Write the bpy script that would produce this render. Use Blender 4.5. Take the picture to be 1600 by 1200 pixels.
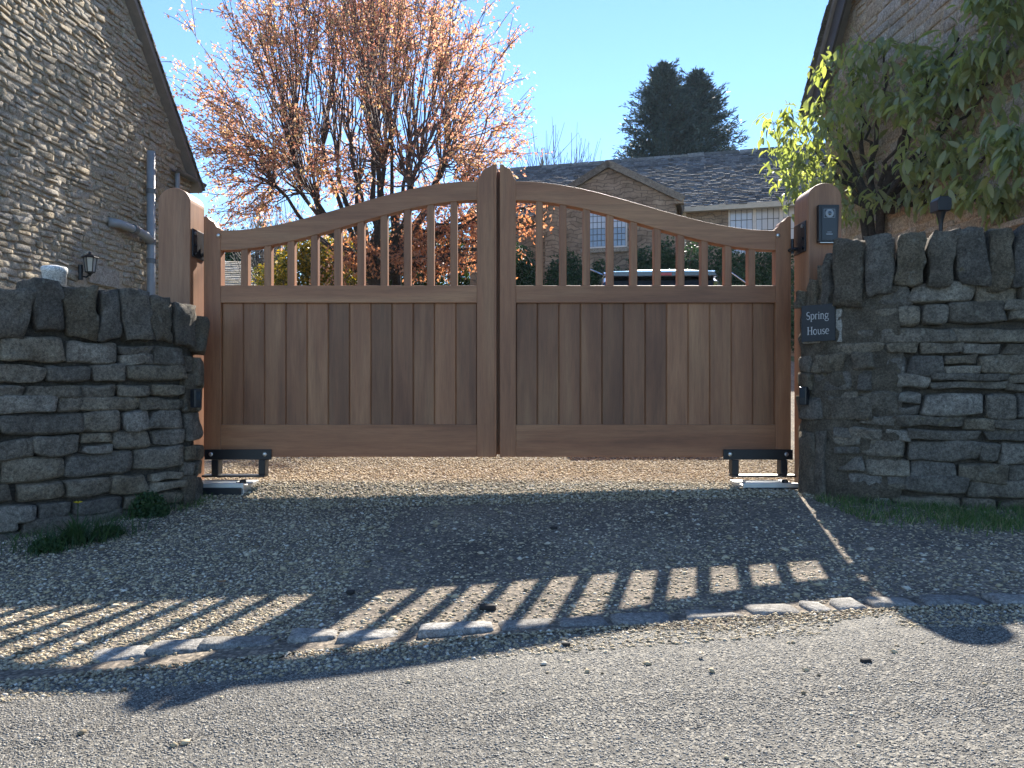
import bpy, math, random
import numpy as np
from mathutils import Vector, noise as mnoise, Matrix
R = math.radians
random.seed(7); rng = np.random.default_rng(7)
scene = bpy.context.scene
for o in list(bpy.data.objects): bpy.data.objects.remove(o)
C = scene.collection

# ------------------------------------------------------------------ camera, world, sun, exposure
CAM_H = 0.62
cam = bpy.data.cameras.new('camera'); cam.lens = 26.0; cam.sensor_width = 36.0; cam.clip_end = 2000; cam.clip_start = 0.05
camo = bpy.data.objects.new('camera', cam); C.objects.link(camo)
camo.location = (0, 0, CAM_H); camo.rotation_euler = (R(90), 0, 0)
scene.camera = camo
SUN = Vector((0.357, 1.38, 1.0)).normalized()
world = bpy.data.worlds.new('World'); scene.world = world; world.use_nodes = True
wn = world.node_tree; wn.nodes.clear()
sky = wn.nodes.new('ShaderNodeTexSky'); sky.sky_type = 'NISHITA'; sky.sun_disc = False
sky.sun_elevation = R(35.1); sky.sun_rotation = R(14.0)
sky.air_density = 1.0; sky.dust_density = 0.0; sky.ozone_density = 2.5
bgn = wn.nodes.new('ShaderNodeBackground'); bgn.inputs[1].default_value = 0.085
wo = wn.nodes.new('ShaderNodeOutputWorld')
tint = wn.nodes.new('ShaderNodeMix'); tint.data_type = 'RGBA'; tint.blend_type = 'MULTIPLY'; tint.inputs[0].default_value = 1.0
tint.inputs[7].default_value = (.79, .915, 1.06, 1)
wn.links.new(sky.outputs[0], tint.inputs[6]); wn.links.new(tint.outputs[2], bgn.inputs[0]); wn.links.new(bgn.outputs[0], wo.inputs[0])
sl = bpy.data.lights.new('sun', 'SUN'); sl.energy = 4.6; sl.angle = R(0.5); sl.color = (1.0, 0.93, 0.82)
so = bpy.data.objects.new('sun', sl); C.objects.link(so); so.location = (8, 30, 25)
so.rotation_euler = (-SUN).to_track_quat('-Z', 'Y').to_euler()
vs = scene.view_settings
vs.view_transform = 'Standard'; vs.look = 'None'; vs.gamma = 1.0; vs.use_curve_mapping = False
vs.exposure = 1.62
scene.render.engine = 'CYCLES'

# ------------------------------------------------------------------ helpers
def tag(o, label=None, cat=None, group=None, kind=None):
    if label: o['label'] = label
    if cat: o['category'] = cat
    if group: o['group'] = group
    if kind: o['kind'] = kind
    return o
def empty(name, loc=(0, 0, 0), rz=0, label=None, cat=None, group=None, kind=None):
    o = bpy.data.objects.new(name, None); C.objects.link(o); o.empty_display_size = .1
    o.location = loc; o.rotation_euler = (0, 0, rz)
    return tag(o, label, cat, group, kind)
def link_mesh(name, me, mat, parent=None, loc=(0, 0, 0), kind=None):
    o = bpy.data.objects.new(name, me); C.objects.link(o); o.location = loc
    if mat is not None and not me.materials: me.materials.append(mat)
    if parent is not None: o.parent = parent
    if kind: o['kind'] = kind
    return o
class MB:
    """collects shapes for ONE mesh object"""
    def __init__(s): s.v = []; s.f = []
    def add(s, vs_, fs_):
        n = len(s.v); s.v.extend([tuple(p) for p in vs_]); s.f.extend([tuple(i + n for i in f) for f in fs_]); return s
    def box(s, x0, x1, y0, y1, z0, z1):
        return s.add([(x0,y0,z0),(x1,y0,z0),(x1,y1,z0),(x0,y1,z0),(x0,y0,z1),(x1,y0,z1),(x1,y1,z1),(x0,y1,z1)],
                     [(0,3,2,1),(4,5,6,7),(0,1,5,4),(1,2,6,5),(2,3,7,6),(3,0,4,7)])
    def prism(s, pts, y0, y1):      # pts (x,z) anticlockwise seen from -y
        n = len(pts)
        return s.add([(x, y0, z) for x, z in pts] + [(x, y1, z) for x, z in pts],
                     [tuple(range(n)), tuple(range(2*n-1, n-1, -1))] + [(i, i+n, (i+1) % n + n, (i+1) % n) for i in range(n)])
    def tube(s, pts, rad, k=8, caps=True):
        pts = [Vector(p) for p in pts]; n = len(pts)
        if not hasattr(rad, '__len__'): rad = [rad]*n
        vs_ = []; up = None
        for i, p in enumerate(pts):
            d = (pts[min(i+1, n-1)] - pts[max(i-1, 0)]).normalized()
            if up is None: up = Vector((0,0,1)) if abs(d.z) < .9 else Vector((1,0,0))
            a = d.cross(up).normalized(); b = a.cross(d).normalized(); up = b
            for j in range(k):
                t = 2*math.pi*j/k
                vs_.append(p + (a*math.cos(t) + b*math.sin(t))*rad[i])
        fs_ = [(i*k+j, i*k+(j+1) % k, (i+1)*k+(j+1) % k, (i+1)*k+j) for i in range(n-1) for j in range(k)]
        if caps: fs_ += [tuple(range(k))[::-1], tuple(range((n-1)*k, n*k))]
        return s.add(vs_, fs_)
    def lathe(s, prof, c=(0,0,0), k=20):
        vs_ = []; n = len(prof)
        for r, z in prof:
            for j in range(k):
                t = 2*math.pi*j/k; vs_.append((c[0]+r*math.cos(t), c[1]+r*math.sin(t), c[2]+z))
        fs_ = [(i*k+j, i*k+(j+1) % k, (i+1)*k+(j+1) % k, (i+1)*k+j) for i in range(n-1) for j in range(k)]
        fs_ += [tuple(range(k))[::-1], tuple(range((n-1)*k, n*k))]
        return s.add(vs_, fs_)
    def xf(s, M):
        s.v = [tuple(M @ Vector(p)) for p in s.v]; return s
    def build(s, name, mat, parent=None, loc=(0,0,0), smooth=False, bevel=0, kind=None, centre=False):
        v = s.v
        if centre and v:
            c = Vector(np.mean(np.array(v), axis=0)); v = [tuple(Vector(p)-c) for p in v]; loc = c
        me = bpy.data.meshes.new(name); me.from_pydata(v, [], s.f); me.update()
        if smooth: me.polygons.foreach_set('use_smooth', [True]*len(me.polygons))
        o = link_mesh(name, me, mat, parent, loc, kind)
        if bevel:
            m = o.modifiers.new('bevel', 'BEVEL'); m.width = bevel; m.segments = 2; m.limit_method = 'ANGLE'; m.angle_limit = R(40)
        return o
def np_mesh(name, v, f, mat, parent=None, loc=(0,0,0), kind=None, smooth=False):
    """v (N,3) array, f (M,k) array, all faces k-sided"""
    me = bpy.data.meshes.new(name); k = f.shape[1]
    me.vertices.add(len(v)); me.vertices.foreach_set('co', np.ascontiguousarray(v, dtype=np.float32).ravel())
    me.loops.add(f.size); me.loops.foreach_set('vertex_index', f.astype(np.int32).ravel())
    me.polygons.add(len(f)); me.polygons.foreach_set('loop_start', np.arange(0, f.size, k, dtype=np.int32))
    me.polygons.foreach_set('loop_total', np.full(len(f), k, dtype=np.int32))
    if smooth: me.polygons.foreach_set('use_smooth', np.ones(len(f), dtype=bool))
    me.update(calc_edges=True)
    return link_mesh(name, me, mat, parent, loc, kind)

# ------------------------------------------------------------------ materials
def hexc(r, g, b): return (r, g, b, 1)
class NT:
    def __init__(s, name):
        s.m = bpy.data.materials.new(name); s.m.use_nodes = True; s.t = s.m.node_tree; s.t.nodes.clear()
        s.out = s.n('ShaderNodeOutputMaterial'); s.b = s.n('ShaderNodeBsdfPrincipled'); s.l(s.b.outputs[0], s.out.inputs[0])
    def n(s, ty, **kw):
        x = s.t.nodes.new(ty)
        for k, v in kw.items(): setattr(x, k, v)
        return x
    def l(s, a, b): s.t.links.new(a, b)
    def coord(s, rand=True, scale=(1,1,1)):
        tc = s.n('ShaderNodeTexCoord'); mp = s.n('ShaderNodeMapping'); mp.inputs['Scale'].default_value = scale
        s.l(tc.outputs['Object'], mp.inputs['Vector'])
        if rand:
            oi = s.n('ShaderNodeObjectInfo'); mu = s.n('ShaderNodeMath', operation='MULTIPLY'); mu.inputs[1].default_value = 57.0
            s.l(oi.outputs['Random'], mu.inputs[0]); s.l(mu.outputs[0], mp.inputs['Location'])
        return mp.outputs[0]
    def noise(s, vec, scale, detail=4, rough=.6, dist=0):
        x = s.n('ShaderNodeTexNoise'); x.inputs['Scale'].default_value = scale; x.inputs['Detail'].default_value = detail
        x.inputs['Roughness'].default_value = rough; x.inputs['Distortion'].default_value = dist
        s.l(vec, x.inputs['Vector']); return x.outputs['Fac']
    def vor(s, vec, scale, feature='F1', out='Distance'):
        x = s.n('ShaderNodeTexVoronoi', feature=feature); x.inputs['Scale'].default_value = scale; s.l(vec, x.inputs['Vector']); return x.outputs[out]
    def ramp(s, fac, stops, interp='LINEAR'):
        x = s.n('ShaderNodeValToRGB'); e = x.color_ramp; e.interpolation = interp
        while len(e.elements) < len(stops): e.elements.new(.5)
        for i, (p, c) in enumerate(stops):
            e.elements[i].position = p; e.elements[i].color = c if len(c) == 4 else (*c, 1)
        s.l(fac, x.inputs[0]); return x.outputs[0]
    def mix(s, fac, a, b, mode='MIX'):
        x = s.n('ShaderNodeMix', data_type='RGBA', blend_type=mode)
        for v, i in ((fac, 0), (a, 6), (b, 7)):
            if hasattr(v, 'default_value') or hasattr(v, 'is_linked'): s.l(v, x.inputs[i])
            else: x.inputs[i].default_value = v if not isinstance(v, tuple) or len(v) == 4 else (*v, 1)
        return x.outputs[2]
    def math(s, op, a, b):
        x = s.n('ShaderNodeMath', operation=op)
        for v, i in ((a, 0), (b, 1)):
            if isinstance(v, (int, float)): x.inputs[i].default_value = v
            else: s.l(v, x.inputs[i])
        return x.outputs[0]
    def island(s):
        g = s.n('ShaderNodeNewGeometry'); oi = s.n('ShaderNodeObjectInfo')
        return s.math('FRACT', s.math('ADD', g.outputs['Random Per Island'], oi.outputs['Random']), 0)
    def bump(s, h, strength, dist, prev=None):
        x = s.n('ShaderNodeBump'); x.inputs['Strength'].default_value = strength; x.inputs['Distance'].default_value = dist
        s.l(h, x.inputs['Height'])
        if prev is not None: s.l(prev, x.inputs['Normal'])
        s.l(x.outputs[0], s.b.inputs['Normal']); return x.outputs[0]
    def base(s, c):
        if isinstance(c, tuple): s.b.inputs['Base Color'].default_value = (*c, 1) if len(c) == 3 else c
        else: s.l(c, s.b.inputs['Base Color'])
    def set(s, **kw):
        for k, v in kw.items(): s.b.inputs[k.replace('_', ' ')].default_value = v
        return s
def mul(c, k): return tuple(x*k for x in c)

def stone_mat(name, a, b, c, scale=1.0, lich=.35, bump=1.0, var=.35, lichcol=(.42,.40,.32)):
    t = NT(name); v = t.coord()
    n1 = t.noise(v, 6*scale, 6, .65); n2 = t.noise(v, 40*scale, 5, .7); n3 = t.noise(v, 14*scale, 4, .6)
    col = t.ramp(n1, [(.3, a), (.5, b), (.7, c)])
    isl = t.island()
    br = t.n('ShaderNodeMapRange'); br.inputs[3].default_value = 1-var; br.inputs[4].default_value = 1+var; t.l(isl, br.inputs[0])
    hs = t.n('ShaderNodeHueSaturation'); t.l(br.outputs[0], hs.inputs['Value']); t.l(col, hs.inputs['Color'])
    sm = t.n('ShaderNodeMapRange'); sm.inputs[3].default_value = .75; sm.inputs[4].default_value = 1.3
    t.l(t.math('FRACT', t.math('MULTIPLY', isl, 7.3), 0), sm.inputs[0]); t.l(sm.outputs[0], hs.inputs['Saturation'])
    col = t.mix(t.ramp(n2, [(.35, (.45,)*3), (.65, (1.25,)*3)]), (0,0,0), hs.outputs[0], 'MIX') if False else t.mix(1.0, hs.outputs[0], t.ramp(n2, [(.34, (.48,)*3), (.62, (1.25,)*3)]), 'MULTIPLY')
    n5 = t.noise(v, 150*scale**.5, 4, .75); col = t.mix(1.0, col, t.ramp(n5, [(.36, (.6,)*3), (.6, (1.22,)*3)]), 'MULTIPLY')
    lm = t.ramp(n3, [(.60, (0,0,0)), (.70, (lich,)*3)])
    col = t.mix(lm, col, lichcol)
    lm2 = t.ramp(t.noise(v, 9*scale, 3), [(.66, (0,0,0)), (.74, (lich*.7,)*3)])
    col = t.mix(lm2, col, (.36,.27,.09))
    t.base(col); t.set(Roughness=.93)
    b1 = t.bump(n1, .6*bump, .03); b2 = t.bump(n2, .7*bump, .012, b1)
    t.bump(t.noise(v, 160*scale, 3, .7), .5*bump, .003, b2)
    return t.m
def plain(name, col, rough=.5, metal=0, bumps=0, scale=40, var=.12):
    t = NT(name); v = t.coord(False); n = t.noise(v, scale*.2, 4)
    t.base(t.ramp(n, [(.3, mul(col, 1-var)), (.7, mul(col, 1+var))])); t.set(Roughness=rough, Metallic=metal)
    if bumps: t.bump(t.noise(v, scale, 4), bumps, .004)
    return t.m
def wood_mat(name, axis, a, b, c, var=.22, rough=.55):
    sc = {'z': (30, 30, 1.6), 'x': (1.6, 30, 30)}[axis]
    sc2 = {'z': (5, 5, .55), 'x': (.55, 5, 5)}[axis]
    t = NT(name); v = t.coord(True, sc); v2 = t.coord(True, sc2)
    n1 = t.noise(v, 1.6, 5, .6, .3); n2 = t.noise(v2, 1.3, 4, .55, .8); n4 = t.noise(v, 7, 3, .7)
    col = t.ramp(n2, [(.3, a), (.5, b), (.72, c)])
    col = t.mix(1.0, col, t.ramp(n1, [(.3, (.78,)*3), (.55, (1.0,)*3), (.8, (1.1,)*3)]), 'MULTIPLY')
    col = t.mix(1.0, col, t.ramp(n4, [(.4, (.88,)*3), (.55, (1.02,)*3)]), 'MULTIPLY')
    isl = t.n('ShaderNodeObjectInfo').outputs['Random']
    br = t.n('ShaderNodeMapRange'); br.inputs[3].default_value = 1-var; br.inputs[4].default_value = 1+var; t.l(isl, br.inputs[0])
    hs = t.n('ShaderNodeHueSaturation'); t.l(br.outputs[0], hs.inputs['Value']); t.l(col, hs.inputs['Color'])
    t.base(hs.outputs[0]); t.set(Roughness=rough)
    t.bump(n1, .25, .002); return t.m
def leaf_mat(name, stops, trans, rough=.5, spec=.4, tint=(1.5,1.35,.7)):
    t = NT(name); isl = t.island()
    col = t.ramp(isl, [(p, c) for p, c in stops]); t.base(col); t.set(Roughness=rough); t.b.inputs['Specular IOR Level'].default_value = spec
    tr = t.n('ShaderNodeBsdfTranslucent'); tc = t.mix(1.0, col, tint, 'MULTIPLY'); t.l(tc, tr.inputs[0])
    mx = t.n('ShaderNodeMixShader'); mx.inputs[0].default_value = trans
    t.l(t.b.outputs[0], mx.inputs[1]); t.l(tr.outputs[0], mx.inputs[2]); t.l(mx.outputs[0], t.out.inputs[0]); return t.m

M = {}
M['wall_stone'] = stone_mat('grey_drystone', (.17,.138,.10), (.28,.236,.18), (.40,.345,.265), 1.6, .4, 1.6, .32)
M['pier_stone'] = stone_mat('pier_stone', (.155,.125,.088), (.255,.21,.155), (.37,.315,.24), 2.0, .5, 2.0, .2)
M['wall_core'] = stone_mat('wall_core', (.05,.041,.032), (.075,.063,.05), (.11,.093,.072), 2.0, .1, 1.0, .05)
M['mortar'] = stone_mat('rough_mortar', (.15,.122,.088), (.235,.195,.145), (.33,.28,.21), 2.4, .4, 2.4, .05)
M['gable_stone'] = stone_mat('cotswold_rubble', (.40,.335,.25), (.50,.43,.33), (.58,.51,.40), 1.2, .12, 1.6, .10)
M['gable_mortar'] = stone_mat('lime_mortar', (.42,.36,.28), (.48,.42,.33), (.54,.475,.38), 2.5, .1, 1.0, .05)
M['warm_stone'] = stone_mat('ochre_stone', (.36,.275,.20), (.45,.36,.275), (.52,.43,.34), 1.1, .12, .9, .16)
M['tile_stone'] = stone_mat('stone_tiles', (.13,.12,.105), (.20,.185,.16), (.28,.26,.22), 2.0, .25, .8, .45)
M['far_tile'] = stone_mat('far_stone_tiles', (.10,.10,.105), (.17,.17,.17), (.26,.255,.25), 2.5, .2, .8, .45)
M['smooth_stone'] = stone_mat('dressed_stone', (.33,.28,.20), (.38,.33,.25), (.43,.38,.29), 1.0, .05, .5, .05)
M['kerb'] = stone_mat('kerb_stone', (.21,.195,.175), (.28,.262,.235), (.34,.322,.29), 1.5, .12, .7, .22)
# coursed stone of the far house (courses a few pixels high)
def far_stone():
    t = NT('far_house_stone'); v = t.coord(False)
    br = t.n('ShaderNodeTexBrick'); br.inputs['Scale'].default_value = 1.0; br.inputs['Brick Width'].default_value = .27
    br.inputs['Row Height'].default_value = .085; br.inputs['Mortar Size'].default_value = .012; br.inputs['Mortar Smooth'].default_value = .6
    br.inputs['Color1'].default_value = (.42,.33,.24,1); br.inputs['Color2'].default_value = (.30,.235,.17,1); br.inputs['Mortar'].default_value = (.20,.16,.12,1)
    mp = t.n('ShaderNodeMapping'); mp.inputs['Rotation'].default_value = (R(90),0,0); t.l(v, mp.inputs[0])
    ds = t.n('ShaderNodeVectorMath', operation='ADD'); nz = t.n('ShaderNodeTexNoise'); nz.inputs['Scale'].default_value = 3; t.l(mp.outputs[0], nz.inputs[0])
    sc = t.n('ShaderNodeVectorMath', operation='SCALE'); sc.inputs['Scale'].default_value = .30; t.l(nz.outputs['Color'], sc.inputs[0])
    t.l(mp.outputs[0], ds.inputs[0]); t.l(sc.outputs[0], ds.inputs[1]); t.l(ds.outputs[0], br.inputs['Vector'])
    n = t.noise(v, 2.2, 6, .7); col = t.mix(1.0, br.outputs[0], t.ramp(n, [(.35, (.62,.60,.60)), (.6, (1.12,)*3)]), 'MULTIPLY')
    t.base(col); t.set(Roughness=.95); b = t.bump(br.outputs['Fac'], -.6, .02); t.bump(t.noise(v, 25, 5, .7), .8, .03, b); return t.m
M['far_stone'] = far_stone()
WA, WB, WC = (.245,.098,.043), (.345,.148,.066), (.415,.20,.092)
M['wood_v'] = wood_mat('hardwood_upright', 'z', WA, WB, WC, .10)
M['wood_h'] = wood_mat('hardwood_rail', 'x', WA, WB, WC, .07)
M['board'] = wood_mat('hardwood_board', 'z', mul(WA,.78), mul(WB,.80), mul(WC,.86), .30)
M['post_wood'] = wood_mat('redder_hardwood', 'z', (.24,.105,.05), (.33,.155,.075), (.39,.20,.105), .05)
M['black'] = plain('black_powder_coat', (.008,.009,.012), .42)
M['black_plastic'] = plain('black_plastic', (.014,.016,.02), .3)
M['hinge'] = plain('black_iron', (.02,.022,.028), .35, .5, .4, 60)
M['bolt'] = plain('zinc_bolt', (.6,.6,.58), .3, .9)
M['galv'] = plain('galvanised_plate', (.62,.62,.60), .38, .6, .2, 30)
M['slate'] = plain('slate_sign', (.022,.026,.03), .5, 0, .3, 120)
M['letter'] = plain('sign_white_paint', (.50,.50,.48), .7)
M['pipe'] = plain('grey_plastic_pipe', (.27,.29,.31), .45)
M['pipe_dark'] = plain('dark_grey_pipe', (.13,.14,.145), .4)
M['white_paint'] = plain('white_painted_timber', (.72,.70,.66), .5)
M['tub'] = stone_mat('weathered_white_tub', (.62,.61,.58), (.75,.74,.71), (.8,.8,.78), 3, .3, .3, .03, (.3,.3,.27))
M['soffit'] = plain('dark_stained_timber', (.055,.045,.04), .6, 0, .3, 60)
M['soffit_pale'] = plain('weathered_board', (.22,.19,.17), .7, 0, .3, 60)
M['cream'] = plain('cream_paint', (.55,.50,.40), .6)
def glass(name, col, rough=.03):
    t = NT(name); t.base(col); t.set(Roughness=rough); t.b.inputs['Specular IOR Level'].default_value = 1.0
    t.bump(t.noise(t.coord(), 3, 2), .12, .02); return t.m
M['glass'] = glass('window_glass', (.22,.27,.34)); M['glass_pale'] = glass('painted_sky_glass', (.50,.53,.58), .15); M['car_glass'] = glass('car_glass', (.03,.04,.05), .02)  # glass_pale: reflected sky is put into the base colour of the panes
M['lamp_glass'] = glass('lantern_glass', (.45,.45,.42), .2)
def carpaint():
    t = NT('black_car_paint'); t.base((.02,.025,.035)); t.set(Roughness=.25); t.b.inputs['Coat Weight'].default_value = 1; t.b.inputs['Coat Roughness'].default_value = .04; return t.m
M['car'] = carpaint(); M['chrome'] = plain('polished_trim', (.75,.76,.78), .12, 1); M['rubber'] = plain('tyre_rubber', (.02,.02,.02), .8)
M['red_lens'] = plain('red_lens', (.45,.02,.015), .15)
M['bark'] = stone_mat('dark_bark', (.045,.036,.03), (.075,.06,.05), (.11,.09,.075), 5, .15, 1.4, .05)
M['twig'] = plain('twig_bark', (.13,.085,.075), .8)
M['twig_grey'] = plain('grey_twig_bark', (.13,.115,.11), .8)
M['maple_leaf'] = leaf_mat('coppery_young_leaf', [(0,(.50,.21,.15)),(.3,(.64,.33,.22)),(.55,(.70,.43,.32)),(.8,(.68,.45,.22)),(1,(.54,.43,.20))], .62, tint=(1.4,1.3,1.2))
M['low_leaf'] = leaf_mat('orange_leaf', [(0,(.48,.19,.10)),(.5,(.62,.32,.17)),(.8,(.58,.33,.24)),(1,(.42,.24,.11))], .5, tint=(1.45,1.2,.9))
M['climber_leaf'] = leaf_mat('climber_leaf', [(0,(.19,.22,.15)),(.4,(.25,.29,.19)),(.75,(.32,.36,.23)),(1,(.38,.39,.22))], .5, tint=(1.55,1.6,.45))
M['yellow_leaf'] = leaf_mat('yellow_shrub_leaf', [(0,(.30,.22,.02)),(.35,(.42,.30,.03)),(.6,(.14,.15,.03)),(1,(.06,.09,.025))], .4)
M['green_leaf'] = leaf_mat('mid_green_leaf', [(0,(.03,.06,.015)),(.5,(.055,.095,.022)),(1,(.09,.13,.03))], .35)
M['hedge_leaf'] = leaf_mat('dark_evergreen_leaf', [(0,(.02,.055,.03)),(.6,(.035,.09,.045)),(1,(.06,.12,.05))], .25)
M['needle'] = leaf_mat('conifer_needle', [(0,(.035,.052,.050)),(.6,(.055,.08,.078)),(1,(.09,.12,.10))], .18, tint=(1.2,1.2,1))
M['grass'] = leaf_mat('grass_blade', [(0,(.06,.12,.03)),(.6,(.09,.17,.045)),(.85,(.15,.19,.07)),(1,(.36,.32,.20))], .35)
M['straw'] = leaf_mat('dry_grass', [(0,(.32,.27,.16)),(1,(.42,.36,.22))], .2)
M['weed'] = leaf_mat('weed_leaf', [(0,(.025,.06,.02)),(.6,(.04,.085,.03)),(1,(.06,.11,.035))], .3)
M['petal'] = plain('yellow_petal', (.75,.55,.02), .6)
def gravel_mat():
    t = NT('cotswold_gravel'); isl = t.island()
    col = t.ramp(isl, [(0,(.11,.087,.055)),(.15,(.26,.205,.13)),(.4,(.41,.33,.205)),(.7,(.53,.435,.28)),(.9,(.58,.50,.37)),(1,(.68,.63,.54))])
    v = t.coord(False); t.base(t.mix(1.0, col, t.ramp(t.noise(v, 120, 3), [(.3,(.75,)*3),(.7,(1.1,)*3)]), 'MULTIPLY')); t.set(Roughness=.85); return t.m
M['gravel'] = gravel_mat()
def chip_mat():
    t = NT('road_chippings'); isl = t.island()
    col = t.ramp(isl, [(0,(.06,.057,.05)),(.3,(.165,.154,.132)),(.7,(.245,.228,.195)),(.95,(.31,.29,.25)),(1,(.40,.38,.33))])
    t.base(col); t.set(Roughness=.7); return t.m
M['chip'] = chip_mat()
def drive_mat():
    t = NT('drive_dirt'); v = t.coord(False)
    n = t.noise(v, 1.8, 5, .65); n2 = t.noise(v, 60, 5, .75); vd = t.vor(v, 75); vc = t.vor(v, 75, out='Color')
    col = t.ramp(n, [(.3,(.15,.125,.10)),(.5,(.235,.195,.155)),(.7,(.32,.265,.20))])
    sep = t.n('ShaderNodeSeparateColor'); t.l(vc, sep.inputs[0])
    col = t.mix(1.0, col, t.ramp(sep.outputs[0], [(0,(.5,)*3),(.5,(.95,)*3),(1,(1.5,1.45,1.35))]), 'MULTIPLY')
    col = t.mix(1.0, col, t.ramp(vd, [(.25,(1.05,)*3),(.6,(.6,)*3)]), 'MULTIPLY')
    t.base(col); t.set(Roughness=.95)
    b = t.bump(vd, -.9, .006); b = t.bump(n2, .8, .01, b); t.bump(n, .5, .05, b); return t.m
M['drive'] = drive_mat()
def road_mat():
    t = NT('worn_asphalt'); v = t.coord(False)
    n = t.noise(v, .9, 5, .6); vd = t.vor(v, 120); vc = t.vor(v, 120, out='Color'); n2 = t.noise(v, 45, 5, .7)
    sep = t.n('ShaderNodeSeparateColor'); t.l(vc, sep.inputs[0])
    col = t.ramp(n, [(.3,(.115,.107,.094)),(.5,(.165,.154,.132)),(.7,(.21,.196,.165))])
    col = t.mix(1.0, col, t.ramp(sep.outputs[0], [(0,(.45,)*3),(.5,(1.0,)*3),(1,(1.6,1.55,1.45))]), 'MULTIPLY')
    col = t.mix(1.0, col, t.ramp(vd, [(.3,(1.1,)*3),(.62,(.45,)*3)]), 'MULTIPLY')
    t.base(col); t.set(Roughness=.85)
    b = t.bump(vd, -1.0, .004); t.bump(n2, .7, .006, b); return t.m
M['road'] = road_mat()
def earth_mat():
    t = NT('rough_grass_and_earth'); v = t.coord(False); n = t.noise(v, .5, 6, .7); n2 = t.noise(v, 14, 5, .7)
    col = t.ramp(n, [(.35,(.05,.075,.02)),(.55,(.08,.10,.03)),(.7,(.13,.10,.06))])
    t.base(t.mix(1.0, col, t.ramp(n2, [(.3,(.6,)*3),(.7,(1.2,)*3)]), 'MULTIPLY')); t.set(Roughness=1); t.bump(n2, 1, .03); return t.m
M['earth'] = earth_mat()

# ------------------------------------------------------------------ ground
def clamp(a, lo, hi): return max(lo, min(hi, a))
def gz(x, y):
    g = -.042*clamp(4.3-y, 0, 1.7)*(1-.4*clamp(x, -2.2, 1.6))
    q = clamp((4.65-y)/.5, 0, 1); g -= .046*q*q*(3-2*q)*clamp(.62-x*.5, 0, 1)
    q = clamp((2.15-y)/.7, 0, 1); g += .030*q*q*(3-2*q)
    if y > 6: 
        u = clamp((y-6)/8, 0, 1); g += 1.15*u*u*(3-2*u)
    return g
def gz_np(x, y):
    g = -.042*np.clip(4.3-y, 0, 1.7)*(1-.4*np.clip(x, -2.2, 1.6))
    q = np.clip((4.65-y)/.5, 0, 1); g = g - .046*q*q*(3-2*q)*np.clip(.62-x*.5, 0, 1)
    q = np.clip((2.15-y)/.7, 0, 1); g = g + .030*q*q*(3-2*q)
    u = np.clip((y-6)/8, 0, 1); return g + 1.15*u*u*(3-2*u)
KX = [-4.0, -2.2, -1.5, -1.07, -.7, -.19, .6, 1.16, 1.54, 4.0]
KY = [1.45, 1.72, 1.90, 2.02, 2.10, 2.165, 2.215, 2.235, 2.22, 2.15]
def kerb_y(x): return float(np.interp(x, KX, KY))
def fbm_np(x, y, s, seed=0):
    out = np.zeros_like(x); a = 1.0
    for o in range(4):
        k = s*2**o
        out += a*(np.sin(x*k*1.3+seed+o*1.7+1.9*np.sin(y*k*.7+o))*np.cos(y*k*1.1-seed*.7+o*2.3+1.3*np.sin(x*k*.9)))
        a *= .5
    return out/1.9
def bumpz(x, y): return .007*fbm_np(x, y, 2.1, 3)*(np.clip((y-kerb_np(x))/.3, 0, 1))*np.clip((9-y)/2, 0, 1)
def kerb_np(x): return np.interp(x, KX, KY)
def sheet(name, xs, yfun, mat, off, kind='structure', bump=True):
    xs = np.array(xs); ys = [yfun(x) for x in xs]; m = len(ys[0])
    X = np.repeat(xs, m); Y = np.array(ys).ravel(); Z = gz_np(X, Y)+off
    if bump: Z = Z + bumpz(X, Y)
    n = len(xs); idx = np.arange(n*m).reshape(n, m)
    f = np.stack([idx[:-1,:-1], idx[1:,:-1], idx[1:,1:], idx[:-1,1:]], -1).reshape(-1, 4)
    o = np_mesh(name, np.stack([X,Y,Z], -1), f, mat, smooth=True); tag(o, kind=kind); return o
def lin(a, b, n): return list(np.linspace(a, b, n))
far = [-400,-150,-60,-25,-12]
xs_ = far + lin(-8, 8, 81) + [12,25,60,150,400]
ysg = [-400,-150,-60,-25,-12] + lin(-9, 16, 126) + [20,30,60,150,600]
ground = sheet('ground', xs_, lambda x: ysg, M['earth'], -.012)
road = sheet('road', [-60,-25,-12]+lin(-6, 6, 121)+[12,25,60], lambda x: lin(-4.6, kerb_y(x)-.13+.02*math.sin(x*7.3)+.012*math.sin(x*19), 60), M['road'], .004, bump=False)
drive = sheet('driveway', lin(-4.4, 4.6, 181), lambda x: lin(kerb_y(x)-.3, 5.0, 60)+lin(5.1, 13.8, 40), M['drive'], 0)

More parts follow.
